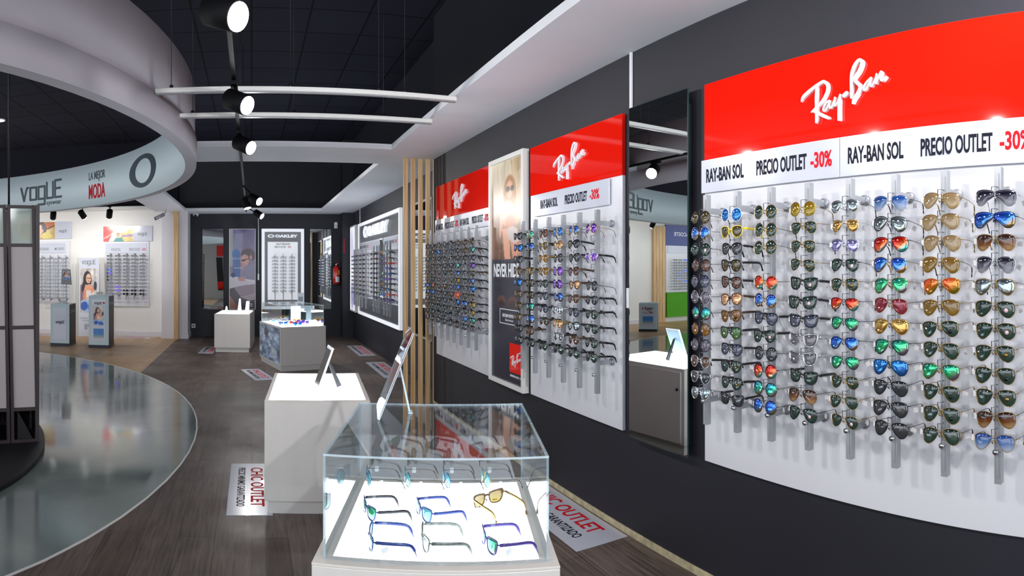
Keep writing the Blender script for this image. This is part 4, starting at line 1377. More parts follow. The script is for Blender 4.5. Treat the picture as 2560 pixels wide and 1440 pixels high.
for c, i, v in ((7, 1, 'aWk'), (7, 3, 'pWk'), (7, 5, 'bWk'), (7, 6, 'cWk'), (7, 8, 'YWk'), (7, 9, 'YCk'), (7, 10, 'aCk'), (5, 3, 'aWk'), (5, 4, 'bCk'), (5, 5, 'YWk'), (5, 6, 'bWk'), (5, 7, 'fWr'), (5, 8, 'cWk'),
                (6, 10, 'cWk'), (2, 1, 'cWk'), (1, 6, 'fWk'), (1, 7, 'cWk'), (0, 6, 'cWk'), (0, 7, 'bWk'), (6, 1, 'OCt'), (6, 8, 'bCk')):
    LEFT[c][i] = v
rack(LEFT, [5.68 - 0.1771 * i for i in range(8)], XP, XG, RW, 1.612, 0.0625, 0.75, 1.74, 'from slats, panel beyond poster', 'from the slats on the panel beyond the poster', 'sunglasses on the panel by the slats', 1, False, 0.110, 12)
# far right wall: nearest three poles as single things, the rest of the far racks as one mass
OK_COLS = [11.06, 10.88, 10.62, 10.24, 9.92, 9.26, 9.03, 8.86, 8.52, 8.32, 8.13]
random.seed(5)
RIGHT3 = ['fXk bXk pXk NXk aXk aXb fXk bXk bXk KXk'.split(), 'sXw pXk pXk cXs KXk pXk KXk KXk cXk NXk'.split(), 'aXk YXk YXr pXb cXb pXp bXk bXk oXr pXb'.split()]
OXP = XF - 0.155
rack(RIGHT3, [8.52, 8.32, 8.13], OXP, OXP - 0.031, RW, 1.62, 0.0735, 0.72, 1.75, 'of three beyond slats, charcoal board', 'of three beyond the slats on the charcoal board', 'sunglasses on the charcoal board', 1, False, 0.117, 10)
orow = [1.62 - 0.0735 * i for i in range(10)]
for i, y in enumerate(OK_COLS[:8]):
    pole((OXP, y), RW, 0.72, 1.75, orow, 'aluminium display pole on the charcoal board, %s from the far end' % ordw(i), 'far poles of the charcoal board', 0.117, 2)
far = MB()
fmats = [M_PLASTK, LENS['K'][1], LENS['b'][1], LENS['f'][1], LENS['N'][1], LENS['p'][1], LENS['G'][1], LENS['V'][1], LENS['B'][1], M_STEELD]


def far_pair(mb, loc, rz, sh, lm, fm=0):
    wrd, out, cx, rr, hz = SHAPE[sh]
    mb.T = Matrix.Translation(loc) @ Matrix.Rotation(rz, 4, 'Z')
    o = [(x / 1000, z / 1000) for x, z in cr(out, 1, True)]
    cx /= 1000
    for sg in (1, -1):
        mb.prism([(sg * (cx + x * 0.92), z * 0.92) for x, z in o], 0.001, 0.004, lm, 'y')
        mb.tube([(sg * (cx + x), 0.002, z) for x, z in o], 0.0022, 4, fm, closed=True)
        mb.tube([(sg * (cx + 0.030), 0.006, 0.008), (sg * (cx + 0.032), 0.09, 0.004), (sg * (cx + 0.030), 0.112, -0.026)], 0.0022, 4, fm)
    mb.tube([(-0.012, 0.001, 0.006), (0.012, 0.001, 0.006)], 0.0026, 4, fm)
    mb.T = None


random.seed(9)
for y in OK_COLS[:8]:
    for z in orow:
        far_pair(far, (OXP - 0.031, y, z), RW, 'X', random.choice([1, 1, 1, 4, 4, 2, 5, 3, 6]))
VC = [-2.895, -2.725, -2.556, -2.388, -2.212]
vrow = [1.657 - 0.0707 * i for i in range(12)]
vcol = [[8, 8, 8, 8, 2, 5, 7, 7, 7, 7, 7, 6], [7, 8, 7, 7, 4, 7, 8, 8, 8, 5, 5, 1], [8, 8, 6, 7, 7, 7, 8, 8, 8, 8, 7, 1], [6, 6, 1, 1, 4, 4, 8, 7, 7, 7, 7, 1], [8, 8, 1, 1, 8, 7, 4, 7, 8, 4, 4, 1]]
for c, x in enumerate(VC):
    for i, z in enumerate(vrow):
        far_pair(far, (x, 12.028, z), 0, 'C', vcol[c][i])
for c in range(5):
    for i in range(12):
        far_pair(far, (-6.62 - 0.17 * c, 12.04, 1.62 - 0.07 * i), 0, 'W', random.choice([1, 1, 4, 2, 6, 8]))
tag(far.build('sunglasses_rows', fmats), 'rows of small sunglasses on the far racks', 'sunglasses', None, 'stuff')

# ------------------------------------------------------------------ back wall racks
def wall_rack(x0, x1, z0, z1, label):
    r = empty('rack_board', ((x0 + x1) / 2, 12.17, z0), 0, label, 'wall panel', 'white rack boards')
    h = (x1 - x0) / 2
    MB().box(-h, h, 0, 0.029, 0, z1 - z0).build('board', M_BOARD, r, (0, 0, 0), 0.002)
    return r


r = wall_rack(-3.035, -2.10, 0.62, 1.955, 'white rack board of small sunglasses on the back wall')
MB().box(-0.44, 0.43, -0.012, 0, 1.09, 1.30).build('banner', M_SIGNW, r)
put_text(MB(), 'VOGUE SOL', -0.33, -0.12, 1.14, 1.20, -0.012, 0.001).build('lettering', M_INKG, r)
put_text(MB(), 'PRECIO OUTLET', 0.06, 0.29, 1.14, 1.20, -0.012, 0.001).build('lettering', M_INKG, r)
put_text(MB(), '-30%', 0.315, 0.41, 1.14, 1.20, -0.012, 0.001).build('lettering', M_INKR, r)
r = wall_rack(-4.90, -3.79, 0.68, 1.99, 'white rack board of clear eyeglasses beside the bronze-framed tower')
MB().box(-0.53, 0.45, -0.012, 0, 1.05, 1.26).build('banner', M_SIGNW, r)
put_text(MB(), 'VOGUE GRADUADO', -0.15, 0.09, 1.11, 1.165, -0.012, 0.001).build('lettering', M_INKG, r)
put_text(MB(), 'MES GRATIS', 0.22, 0.42, 1.11, 1.165, -0.012, 0.001).build('lettering', M_INKG, r)
for i, x in enumerate(VC):
    pole((x, 12.06), 0, 0.75, 1.72, vrow, 'thin pole of the white rack board, %s from the left' % ordw(i), 'poles of the back wall racks', 0.110, 2)
VG = [-4.56, -4.384, -4.202, -4.022, -3.852]
grow = [1.60 - 0.0745 * i for i in range(12)]
for i, x in enumerate(VG):
    pole((x, 12.06), 0, 0.70, 1.68, grow, 'thin pole of the eyeglass rack beside the tower, %s from the left' % ordw(i), 'poles of the back wall racks', 0.110, 2)
OC = [0.478, 0.647, 0.824]
erow = [1.62 - 0.068 * i for i in range(11)]
for i, x in enumerate(OC):
    pole((x, YE - 0.16), 0, 0.765, 1.70, erow, 'thin pole of the grey board on the end wall, %s from the left' % ordw(i), 'poles of the end wall board', 0.123, 2)
eye = MB()
far_pair(eye, (0, 0, 0), 0, 'C', 0, 1)
eye_me = eye.mesh('eyeglasses', [LENS['w'][1], M_GUN])
n = 0
for c, x in enumerate(VG):
    for i, z in enumerate(grow):
        o = link('eyeglasses', eye_me, None, (x, 12.028, z))
        tag(o, 'small clear eyeglasses, %s from top, %s pole of rack beside the tower' % (ordw(i), ordw(c)), 'eyeglasses', 'eyeglasses on the back wall rack')
for c, x in enumerate(OC):
    for i, z in enumerate(erow):
        o = link('eyeglasses', eye_me, None, (x, YE - 0.192, z))
        tag(o, 'small clear eyeglasses, %s from top, %s pole of end wall board' % (ordw(i), ordw(c)), 'eyeglasses', 'eyeglasses on the end wall board')


def brand_header(x0, x1, z0, z1, split, label, paint):
    r = empty('brand_sign', ((x0 + x1) / 2, 12.165, z0), 0, label, 'sign', 'picture signs on the back wall')
    h = (x1 - x0) / 2
    MB().box(-h, h, 0.004, 0.034, 0, z1 - z0).build('board', M_SIGNW, r, (0, 0, 0), 0.002)
    paint(-h, -h + split, 0.0, z1 - z0, r)
    vogue_logo(MB(), -h + split + 0.09, h - 0.10, (z1 - z0) * 0.38, 0.000, 0.004, 0, 0.13).build('lettering', M_INKG, r)


def paint_hands(x0, x1, z0, z1, r):
    k = Ink(60, 36, (214, 186, 120), 0.55)
    k.noise(5, 70, 2)
    k.poly([(0, 1), (0.3, 1), (0.35, 0.5), (0.0, 0.3)], (86, 110, 70), 0.8).poly([(0.7, 1), (1, 1), (1, 0.7), (0.75, 0.55)], (196, 108, 60)).poly([(0.6, 0.5), (1, 0.8), (1, 0.76), (0.65, 0.44)], (40, 34, 30))
    k.ell(0.62, 0.62, 0.13, 0.42, (52, 30, 34), 0.1).ell(0.50, 0.66, 0.12, 0.30, (236, 188, 158)).ell(0.52, 0.95, 0.14, 0.12, (52, 30, 34))
    k.ell(0.52, 0.42, 0.15, 0.16, (228, 174, 144), 0.4).poly([(0.36, 0.0), (0.46, 0.45), (0.62, 0.38), (0.56, 0.0)], (232, 180, 150)).ell(0.4, 0.12, 0.10, 0.12, (70, 74, 40)).ell(0.75, 0.2, 0.15, 0.2, (226, 206, 110))
    k.build('picture', x0, x1, z0, z1, 0.0025, r)


def paint_street(x0, x1, z0, z1, r):
    k = Ink(60, 36, (240, 232, 214), 0.5)
    k.poly([(0, 0), (0, 1), (0.45, 1), (0.30, 0.5), (0.18, 0)], (232, 92, 84)).poly([(0.0, 0.2), (0.2, 0.4), (0.33, 0.62), (0.33, 0.58), (0.2, 0.34), (0, 0.14)], (240, 206, 196))
    k.poly([(0.6, 0.0), (1, 0.0), (1, 0.8), (0.6, 0.55)], (240, 206, 120), 0.8).poly([(0.62, 0.28), (1, 0.3), (1, 0.45), (0.62, 0.44)], (150, 110, 190), 0.7).noise(8, 44, 4)
    k.ell(0.5, 0.95, 0.3, 0.3, (255, 252, 244), 0, 0.9)
    k.poly([(0.34, 0.0), (0.42, 0.22), (0.62, 0.26), (0.70, 0.0)], (86, 158, 150)).ell(0.50, 0.40, 0.055, 0.13, (226, 176, 150)).ell(0.50, 0.50, 0.065, 0.08, (196, 150, 110))
    k.build('picture', x0, x1, z0, z1, 0.0025, r)


brand_header(-4.90, -3.755, 2.03, 2.395, 0.775, 'sign with woman behind raised hands, beside the bronze-framed tower', paint_hands)
brand_header(-3.06, -2.03, 1.96, 2.275, 0.635, 'sign with red street picture above the rack of small sunglasses', paint_street)


def paint_woman(nx, ny, seed=3):
    k = Ink(nx, ny, (206, 196, 190), 2.0)
    k.noise(7, 80, seed)
    k.poly([(0, 0.62), (0.2, 0.62), (0.2, 0.25), (0, 0.25)], (120, 80, 92), 0.8)
    k.ell(0.42, 0.74, 0.25, 0.20, (32, 24, 34)).ell(0.25, 0.60, 0.15, 0.16, (32, 24, 34), -0.3)
    k.poly([(0.18, 0.42), (0.30, 0.62), (0.62, 0.64), (0.78, 0.52), (0.70, 0.34), (0.2, 0.30)], (238, 164, 126))
    k.ell(0.49, 0.77, 0.15, 0.11, (240, 188, 158)).poly([(0.36, 0.79), (0.64, 0.79), (0.62, 0.755), (0.38, 0.755)], (110, 70, 60), 0.55).ell(0.50, 0.71, 0.05, 0.012, (190, 70, 70))
    k.poly([(0.20, 0.50), (0.16, 0.30), (0.3, 0.26), (0.36, 0.5)], (226, 140, 104)).poly([(0.36, 0.50), (0.72, 0.50), (0.74, 0.34), (0.36, 0.34)], (236, 224, 216)).poly([(0.62, 0.52), (0.92, 0.62), (0.86, 0.5), (0.66, 0.42)], (232, 152, 116))
    k.poly([(0.05, 0.27), (0.9, 0.30), (1, 0.0), (0.2, 0.0)], (176, 200, 232)).ell(0.25, 0.14, 0.22, 0.10, (40, 92, 190), 0.5).ell(0.72, 0.10, 0.26, 0.10, (54, 112, 200), -0.4).ell(0.9, 0.60, 0.1, 0.1, (52, 42, 50))
    return k


st = empty('standee', (-3.313, 11.93, 0), 0, 'tall white cardboard standee with a dark haired woman in blue and white', 'standee')
b = MB()
b.T = Matrix.Rotation(-0.03, 4, 'X')
b.box(-0.215, 0.215, 0, 0.02, 0, 1.62)
o = b.build('card', M_SIGNW, st)
pt = empty('front_print', (0, 0, 0))
pt.parent = st
pt.rotation_euler = (-0.03, 0, 0)
paint_woman(40, 84).build('picture', -0.185, 0.17, 0.50, 1.40, -0.003, pt)
vogue_logo(MB(), -0.15, 0.14, 1.49, -0.004, 0, 0, 0.13).build('lettering', M_INKG, pt)
put_text(MB(), 'POR SOLO', -0.18, -0.02, 0.36, 0.39, 0, 0.001, 0, 0).build('lettering', M_INKG, pt)
put_text(MB(), 'YOUR PAIR', -0.14, 0.03, 0.31, 0.34, 0, 0.001, 0, 0).build('lettering', M_INKG, pt)
put_text(MB(), '89', -0.09, 0.05, 0.14, 0.26, 0, 0.001, 0, 0).build('lettering', M_INKG, pt)
w = MB()
w.prism([(0.222, 0), (0.365, 0), (0.315, 1.62), (0.235, 1.62)], 0.05, 0.062, 0, 'y').prism([(-0.222, 0), (-0.30, 0), (-0.255, 1.62), (-0.235, 1.62)], 0.05, 0.062, 0, 'y').box(-0.25, 0.25, 0.055, 0.065, 0.0, 1.5)
w.build('wing', M_PLINTH, st)


def pedestal(loc, rz, w, dp, h, label, poster):
    r = empty('display_pedestal', loc, rz, label, 'pedestal', 'floor pedestals')
    hw = w / 2
    MB().box(-hw, hw, 0.02, dp, 0.05, h).build('body', M_BLACK, r, (0, 0, 0), 0.004)
    MB().box(-hw - 0.002, hw + 0.002, 0, 0.02, 0.05, h + 0.003).box(-hw - 0.002, hw + 0.002, 0.02, dp, h, h + 0.012).build('front', M_TEAL, r, (0, 0, 0), 0.003)
    MB().box(-hw - 0.004, hw + 0.004, -0.004, dp + 0.004, 0, 0.05).build('plinth', mat('dark_navy_plinth', (20, 24, 50), 0.4), r)
    MB().box(-hw + 0.05, hw - 0.05, -0.004, 0.0, 0.11, h - 0.05).build('front_panel', M_SIGNW, r, (0, 0, 0), 0.002)
    MB().box(hw + 0.0005, hw + 0.003, 0.08, dp - 0.06, h - 0.115, h - 0.105).box(hw + 0.0005, hw + 0.003, 0.08, dp - 0.06, h - 0.145, h - 0.135).build('vent', M_GREY, r)
    if poster:
        paint_woman(24, 60, 6).build('picture', -hw + 0.085, hw - 0.085, 0.40, h - 0.17, -0.006, r)
        k = Ink(20, 20, (70, 140, 200))
        k.grad((200, 190, 170), (60, 130, 200), 0.0, 0.5)
        k.build('picture', -hw + 0.085, hw - 0.085, 0.17, 0.34, -0.006, r)
        vogue_logo(MB(), -hw + 0.10, hw - 0.12, h - 0.135, -0.007, -0.004, 0, 0.16).build('lettering', M_INKD, r)
        MB().prism([(hw - 0.085 + 0.018 * math.cos(q * PI / 8), h - 0.11 + 0.018 * math.sin(q * PI / 8)) for q in range(16)], -0.007, -0.004, 0, 'y').build('badge', M_INKR, r)
    else:
        vogue_logo(MB(), -0.075, 0.085, h * 0.55, -0.007, -0.004, 0, 0.16).build('lettering', M_INKD, r)
    return r


pedestal((-3.40, 10.31, 0), 0.03, 0.35, 0.46, 0.745, 'low white and black pedestal with only lettering on its front', False)
pedestal((-2.665, 10.26, 0), 0.06, 0.355, 0.56, 0.905, 'taller white and black pedestal with a woman pictured on its front', True)
pedestal((-4.55, 10.55, 0), 0.75, 0.40, 0.42, 0.62, 'pedestal with a small picture, seen only in the tall mirror', True)
far2 = MB()
far_pair(far2, (0, 0, 0), 0, 'C', 0, 1)
pm = far2.mesh('sunglasses', [LENS['K'][1], M_GUN])


def small_pair(loc, rz, label):
    r = empty('sunglasses', loc, rz, label, 'sunglasses', 'sunglasses on the pedestals')
    link('frame', pm, r)
    MB().tube([(0, 0.03, -0.035), (0, 0.03, -0.006), (0, 0.004, 0.004)], 0.003, 6).cyl((0, 0.03, -0.037), (0, 0.03, -0.033), 0.025, 12).build('stand', M_CLEAR, r)


small_pair((-3.40, 10.45, 0.796), 0.05, 'dark sunglasses on top of the low pedestal')
small_pair((-2.68, 10.40, 0.956), 0.05, 'dark sunglasses on top of the taller pedestal')
sg = empty('counter_card', (-3.36, 10.58, 0.757), 0.05, 'grey picture card on a thin rod above the low pedestal', 'card')
MB().cyl((0, 0.01, 0), (0, 0.01, 0.36), 0.004, 6).cyl((0, 0.01, 0), (0, 0.01, 0.006), 0.04, 14).build('rod', M_STEEL, sg)
MB().prism([(-0.105, 0.35), (0.10, 0.34), (0.075, 0.625), (-0.085, 0.63)], 0.002, 0.008, 0, 'y').build('card', M_GREY, sg)
paint_woman(20, 30, 9).build('picture', -0.07, 0.06, 0.44, 0.60, 0.0, sg)

# blue sign, rack board and green turf seen only in the tall mirror
r = wall_rack(-7.5, -6.40, 0.78, 2.0, 'white rack board under the blue sign beside the oak cladding')
MB().box(-0.5, 0.5, -0.012, 0, 1.02, 1.20).build('banner', M_SIGNW, r)
r = empty('brand_sign', (-6.97, 12.165, 2.0), 0, 'blue brand sign beside the oak cladding, seen in the tall mirror', 'sign', 'blue signs')
MB().box(-0.58, 0.58, 0, 0.034, 0, 0.55).build('board', M_NAVY, r)
put_text(MB(), 'LACOSTE', -0.30, 0.30, 0.26, 0.36, 0, 0.003).build('lettering', M_LETTER, r)
tag(MB().box(-7.9, -6.40, 12.12, 12.199, 0.12, 0.76).build('turf_panel', M_TURF), 'green artificial turf panel low on the wall beside the oak cladding', 'turf')

# ------------------------------------------------------------------ counters
def sheet(mb, x0, x1, y0, y1, z0, z1):
    """Thin clear sheet: big faces clear (0), narrow faces edge (1)."""
    vs = [(x, y, z) for x in (x0, x1) for y in (y0, y1) for z in (z0, z1)]
    d = [x1 - x0, y1 - y0, z1 - z0]
    t = d.index(min(d))
    fs = [((0, 1, 3, 2), 0), ((4, 6, 7, 5), 0), ((0, 4, 5, 1), 1), ((2, 3, 7, 6), 1), ((0, 2, 6, 4), 2), ((1, 5, 7, 3), 2)]
    for f, ax in fs:
        mb.add([vs[i] for i in f], [(0, 1, 2, 3)], 0 if ax == t else 1)
    return mb


def counter(loc, rz, w, dp, h, label, door=False, border=0.022):
    r = empty('display_counter', (loc[0], loc[1], 0), rz, label, 'counter', 'white display counters')
    a, b = w / 2, dp / 2
    MB().box(-a, a, -b, b, 0.075, h - 0.004).build('carcass', M_LAMINATE, r, (0, 0, 0), 0.003)
    MB().box(-a + 0.02, a - 0.02, -b + 0.02, b - 0.02, 0.0, 0.073).build('plinth', M_PLINTH, r)
    t = MB().box(-a, a, -b, -b + border, h - 0.004, h + 0.003).box(-a, a, b - border, b, h - 0.004, h + 0.003)
    t.box(-a, -a + border, -b + border, b - border, h - 0.004, h + 0.003).box(a - border, a, -b + border, b - border, h - 0.004, h + 0.003)
    t.build('top_rim', M_LAMEDGE, r, (0, 0, 0), 0.001)
    MB().box(-a + border + 0.001, a - border - 0.001, -b + border + 0.001, b - border - 0.001, h - 0.004, h).build('light_panel', M_LIGHT if border == 0.05 else M_GLOW, r)
    if door:
        d1 = MB().box(a, a + 0.012, -b + 0.03, b - 0.25, 0.09, h - 0.02).build('door', M_LAMINATE, r, (0, 0, 0), 0.002)
        MB().cyl((a + 0.012, -b + 0.06, h - 0.15), (a + 0.02, -b + 0.06, h - 0.15), 0.011, 14).build('lock', M_GUN, d1)
        MB().box(a, a + 0.006, b - 0.24, b - 0.01, 0.09, h - 0.02).build('side_panel', M_LAMINATE, r, (0, 0, 0), 0.002)
    return r


def acrylic_box(loc, rz, w, dp, z0, h, label):
    r = empty('acrylic_case', (loc[0], loc[1], z0), rz, label, 'display case', 'clear display cases')
    a, b, t = w / 2, dp / 2, 0.006
    for (x0, x1, y0, y1, c0, c1, nm) in ((-a, a, -b, -b + t, 0, h - t, 'side_sheet'), (-a, a, b - t, b, 0, h - t, 'side_sheet'), (-a, -a + t, -b + t, b - t, 0, h - t, 'side_sheet'),
                                         (a - t, a, -b + t, b - t, 0, h - t, 'side_sheet'), (-a, a, -b, b, h - t, h, 'top_sheet')):
        sheet(MB(), x0, x1, y0, y1, c0, c1).build(nm, [M_ACRYLIC, M_ACREDGE], r)
    return r


R1 = math.radians(-19.3)
counter((0.593, 1.848), R1, 0.668, 0.70, 0.598, 'white counter under the clear case that carries the leaning sign', False, 0.05)
acrylic_box((0.593, 1.848), R1, 0.615, 0.645, 0.602, 0.288, 'clear acrylic case of sunglasses under the leaning sign')
counter((0.419, 3.849), math.radians(-6), 0.60, 0.915, 0.644, 'bare white counter with glowing top behind the case with the leaning sign', True)
counter((0.575, 8.71), math.radians(15), 0.665, 1.03, 0.598, 'white counter with a blue patterned side panel', False, 0.03)
acrylic_box((0.575, 8.71), math.radians(15), 0.62, 0.98, 0.602, 0.288, 'clear acrylic case of bright sunglasses farther down the aisle')
counter((-0.285, 10.50), math.radians(-5), 0.60, 0.93, 0.636, 'farthest white counter, before the poster of the writing man')

# picture panel on the left side of the third counter
side = bpy.data.objects['display_counter.002']
sp = empty('side_print', (-0.3345, 0.0, 0.0), -PI / 2)
sp.parent = side
k = Ink(50, 40, (126, 146, 172), 1.0)
k.noise(6, 120, 12).noise(14, 70, 4)
k.ell(0.35, 0.78, 0.10, 0.16, (60, 58, 70)).ell(0.38, 0.66, 0.10, 0.06, (104, 86, 84)).ell(0.75, 0.25, 0.14, 0.16, (196, 206, 214), 0.3, 0.6).noise(24, 60, 7)
k.build('picture', -0.49, 0.49, 0.10, 0.58, -0.002, sp)

# eyewear in the nearest case
ZT = 0.604


def case_pair(sh, ln, fc, x, y, rz, label, temple=None, z=0.0, roll=0.0, lean=-0.03):
    hz = SHAPE[sh][4] / 1000
    zlow = -min(p[1] for p in SHAPE[sh][1]) * 1.13 / 1000 + 0.003
    g = glasses(sh, ln, fc, (x, y, ZT + zlow + 0.004 + z), rz, label, 'sunglasses in the case under the leaning sign', 0, False, roll, lean, None, temple=temple)
    _, _, _, _, _, cx, xo, hz = glass_meshes(sh, 0)
    MB().tube([(-xo - 0.004, wrap(xo) + 0.034, hz * 0.75 + 0.007), (-xo - 0.004, wrap(xo) + 0.034, hz * 0.75 - 0.012)], 0.0065, 10, flat=(1.2, 0.5)).build('clear_clip', M_CLEAR, g)
    link('price_tag', _pricem, g, (xo + 0.004, wrap(xo) + 0.03, 0.004), rot=(0.3, 0, 0.3))
    return g


RA = math.radians(-107)
ux, uy = math.cos(R1), math.sin(R1)
vx, vy = -uy, ux
RB = math.radians(-95)
for i, nm in enumerate(('first', 'second', 'third', 'fourth')):
    u, v = -0.262 + 0.139 * i, 0.205
    case_pair('R', 'q', ['b', 't', 'b', 'g'][i], 0.593 + ux * u + vx * v, 1.848 + uy * u + vy * v, RB, 'round aqua sunglasses, %s from left, back row of the case with leaning sign' % nm, ['k', 't', 'k', 'k'][i], 0.020)
RM = math.radians(-84)
case_pair('W', 'g', 'b', 0.365, 1.885, RM, 'dark blue framed sunglasses, middle row of the case with leaning sign', 'k')
case_pair('W', 'q', 'b', 0.530, 1.832, RM, 'pale blue framed sunglasses in the middle row of the case with leaning sign')
case_pair('W', 'Y', 't', 0.593 + ux * 0.16 + vx * 0.07, 1.848 + uy * 0.16 + vy * 0.07, math.radians(195), 'yellow lensed sunglasses at the right of the middle row of the case with leaning sign', 'g')
case_pair('W', 'q', 'b', 0.335, 1.690, RA + 0.1, 'clear blue sunglasses at the left of the front row of the case with leaning sign')
case_pair('W', 'w', 'c', 0.480, 1.645, RA + 0.15, 'camouflage framed glasses in the middle of the front row of the case with leaning sign')
case_pair('W', 'g', 'p', 0.645, 1.570, RA + 0.25, 'purple framed sunglasses with green lenses in the case under the leaning sign')

# eyewear heaped in the far case
random.seed(31)
heap = [('p', 'p', 'purple'), ('r', 'p', 'pink'), ('f', 'y', 'yellow'), ('p', 'p', 'violet'), ('o', 'r', 'red'), ('b', 'b', 'blue'), ('q', 'w', 'white'), ('c', 'b', 'bright blue'), ('w', 's', 'clear'), ('q', 'w', 'pale')]
hp = [(0.12, -0.08), (-0.04, 0.08), (0.12, 0.10), (0.12, -0.25), (-0.04, -0.24), (-0.2, -0.25), (-0.04, -0.08), (-0.04, -0.40), (-0.2, -0.08), (-0.2, 0.10)]
c15, s15 = math.cos(math.radians(15)), math.sin(math.radians(15))
hplace = ['beside the white pair', 'in the middle', 'before the pale blue card', 'at the right front', 'in the middle of the front rows', 'by the patterned side', 'behind the red pair', 'at the very front', 'at the patterned edge, middle', 'at the patterned edge, back']
for (ln, fc, word), (hx, hy), pl in zip(heap, hp, hplace):
    g = glasses('W', ln, fc, (0.575 + c15 * hx - s15 * hy, 8.71 + s15 * hx + c15 * hy, ZT + 0.027), math.radians(15) + random.uniform(-0.10, 0.10),
                '%s sunglasses %s of the far case' % (word, pl), 'sunglasses in the far case', 1, False, 0, -0.03)
cs = empty('picture_stand', (0.575 + c15 * 0.20 - s15 * 0.38, 8.71 + s15 * 0.20 + c15 * 0.38, ZT), math.radians(-25), 'pale blue picture card standing inside the far clear case', 'card')
MB().box(-0.08, 0.08, 0, 0.006, 0.0, 0.24).build('card', M_TEAL, cs)
MB().box(-0.02, 0.02, 0.006, 0.05, 0, 0.01).build('foot', M_CLEAR, cs)
cs = empty('counter_card', (0.575 + c15 * 0.18 - s15 * 0.10, 8.71 + s15 * 0.18 + c15 * 0.10, 0.891), math.radians(-12), 'small grey calendar card on top of the far clear case', 'card')
MB().box(-0.045, 0.045, 0.0, 0.005, 0, 0.15).build('card', M_GREY, cs)
MB().box(-0.035, 0.035, -0.001, 0.0, 0.02, 0.09).build('print', M_DGREY, cs)
MB().box(-0.02, 0.02, 0.005, 0.04, 0, 0.006).build('foot', M_CLEAR, cs)

# leaning acrylic sign on the nearest case
sg = empty('acrylic_sign', (0.441, 2.072, 0.8915), math.radians(79), 'leaning acrylic sign with a red and white print on top of the front clear case', 'sign')
TL = Matrix.Rotation(math.radians(22), 4, 'X')
b = MB()
b.T = TL
sheet(b, -0.105, 0.105, -0.004, -0.001, 0.0015, 0.315)
b.build('front_sheet', [M_ACRYLIC, M_ACREDGE], sg)
b = MB()
b.T = TL
sheet(b, -0.105, 0.105, 0.001, 0.004, 0.0015, 0.315)
b.build('back_sheet', [M_ACRYLIC, M_ACREDGE], sg)
pp = empty('print', (0, 0, 0), PI)
pp.parent = sg
pp.rotation_euler = (math.radians(-22), 0, PI)
k = Ink(24, 40, (232, 228, 230))
k.grad((232, 228, 230), (206, 60, 62), 0.25, 0.55)
k.noise(6, 50, 2)
k.poly([(0.0, 0.62), (1, 0.85), (1, 0.78), (0, 0.55)], (236, 206, 204), 0.7).ell(0.5, 0.75, 0.3, 0.1, (168, 40, 48)).poly([(0.1, 0.12), (0.9, 0.12), (0.9, 0.2), (0.1, 0.2)], (150, 150, 160), 0.5)
k.build('picture', -0.10, 0.10, 0.004, 0.31, -0.0008, pp)
b = MB()
P0 = TL @ Vector((0, -0.0045, 0.19))
for q in (-0.015, 0.015):
    b.tube([(q, P0.y, P0.z), (q, -0.112, 0.003)], 0.0035, 6)
b.box(-0.02, 0.02, -0.122, -0.106, 0.0005, 0.004)
b.build('prop', M_ACREDGE, sg)

# tablet on the bare counter
tb = empty('tablet', (0.395, 3.705, 0.6475), math.radians(92), 'tablet leaning back on a flat dark arm on the bare white counter', 'tablet')
TL = Matrix.Rotation(math.radians(20), 4, 'X')
b = MB()
b.T = TL
b.box(-0.085, 0.085, -0.006, 0.006, 0.002, 0.285)
b.build('case', M_LETTER, tb, (0, 0, 0), 0.002)
b = MB()
b.T = TL
b.box(-0.076, 0.076, -0.0075, -0.0061, 0.012, 0.275)
b.build('back_cover', mat('tablet_back', (112, 142, 158), 0.4), tb)
b = MB()
b.T = TL
b.box(-0.076, 0.076, 0.0061, 0.0075, 0.022, 0.265)
b.build('screen', M_BLACKGLOSS, tb)
b = MB()
A, B2 = TL @ Vector((0, -0.012, 0.20)), Vector((0, -0.150, 0.018))
dv = (B2 - A)
nz = Vector((0, dv.z, -dv.y)).normalized() * 0.016
b.add([tuple(Vector((sx, 0, 0)) + p + e) for p in (A, B2) for sx in (-0.006, 0.006) for e in (-nz * (0.35 if p is A else 1), nz * (0.35 if p is A else 1))], [(0, 1, 3, 2), (4, 6, 7, 5), (0, 4, 5, 1), (2, 3, 7, 6), (0, 2, 6, 4), (1, 5, 7, 3)])
b.build('arm', M_BLACK, tb)

# white stands on the farthest counter
for i, (x, y, h, w, nm) in enumerate(((-0.44, 10.55, 0.10, 0.05, 'shortest'), (-0.21, 10.45, 0.24, 0.07, 'tallest'), (-0.08, 10.55, 0.19, 0.07, 'squarest'))):
    r = empty('display_stand', (x, y, 0.637), -0.1, '%s white tapered stand on the farthest counter' % nm, 'stand', 'white stands on the farthest counter')
    tw = w * (0.35 if i < 2 else 0.8)
    MB().prism([(-w / 2, 0.004), (w / 2, 0.004), (tw / 2 + 0.008 * i, h), (-tw / 2 + 0.008 * i, h)], -0.012, 0.012, 0, 'y').build('upright', M_LETTER, r)
    MB().box(-w / 2 - 0.015, w / 2 + 0.015, -0.04, 0.04, 0.0005, 0.004).build('foot', M_LETTER, r)


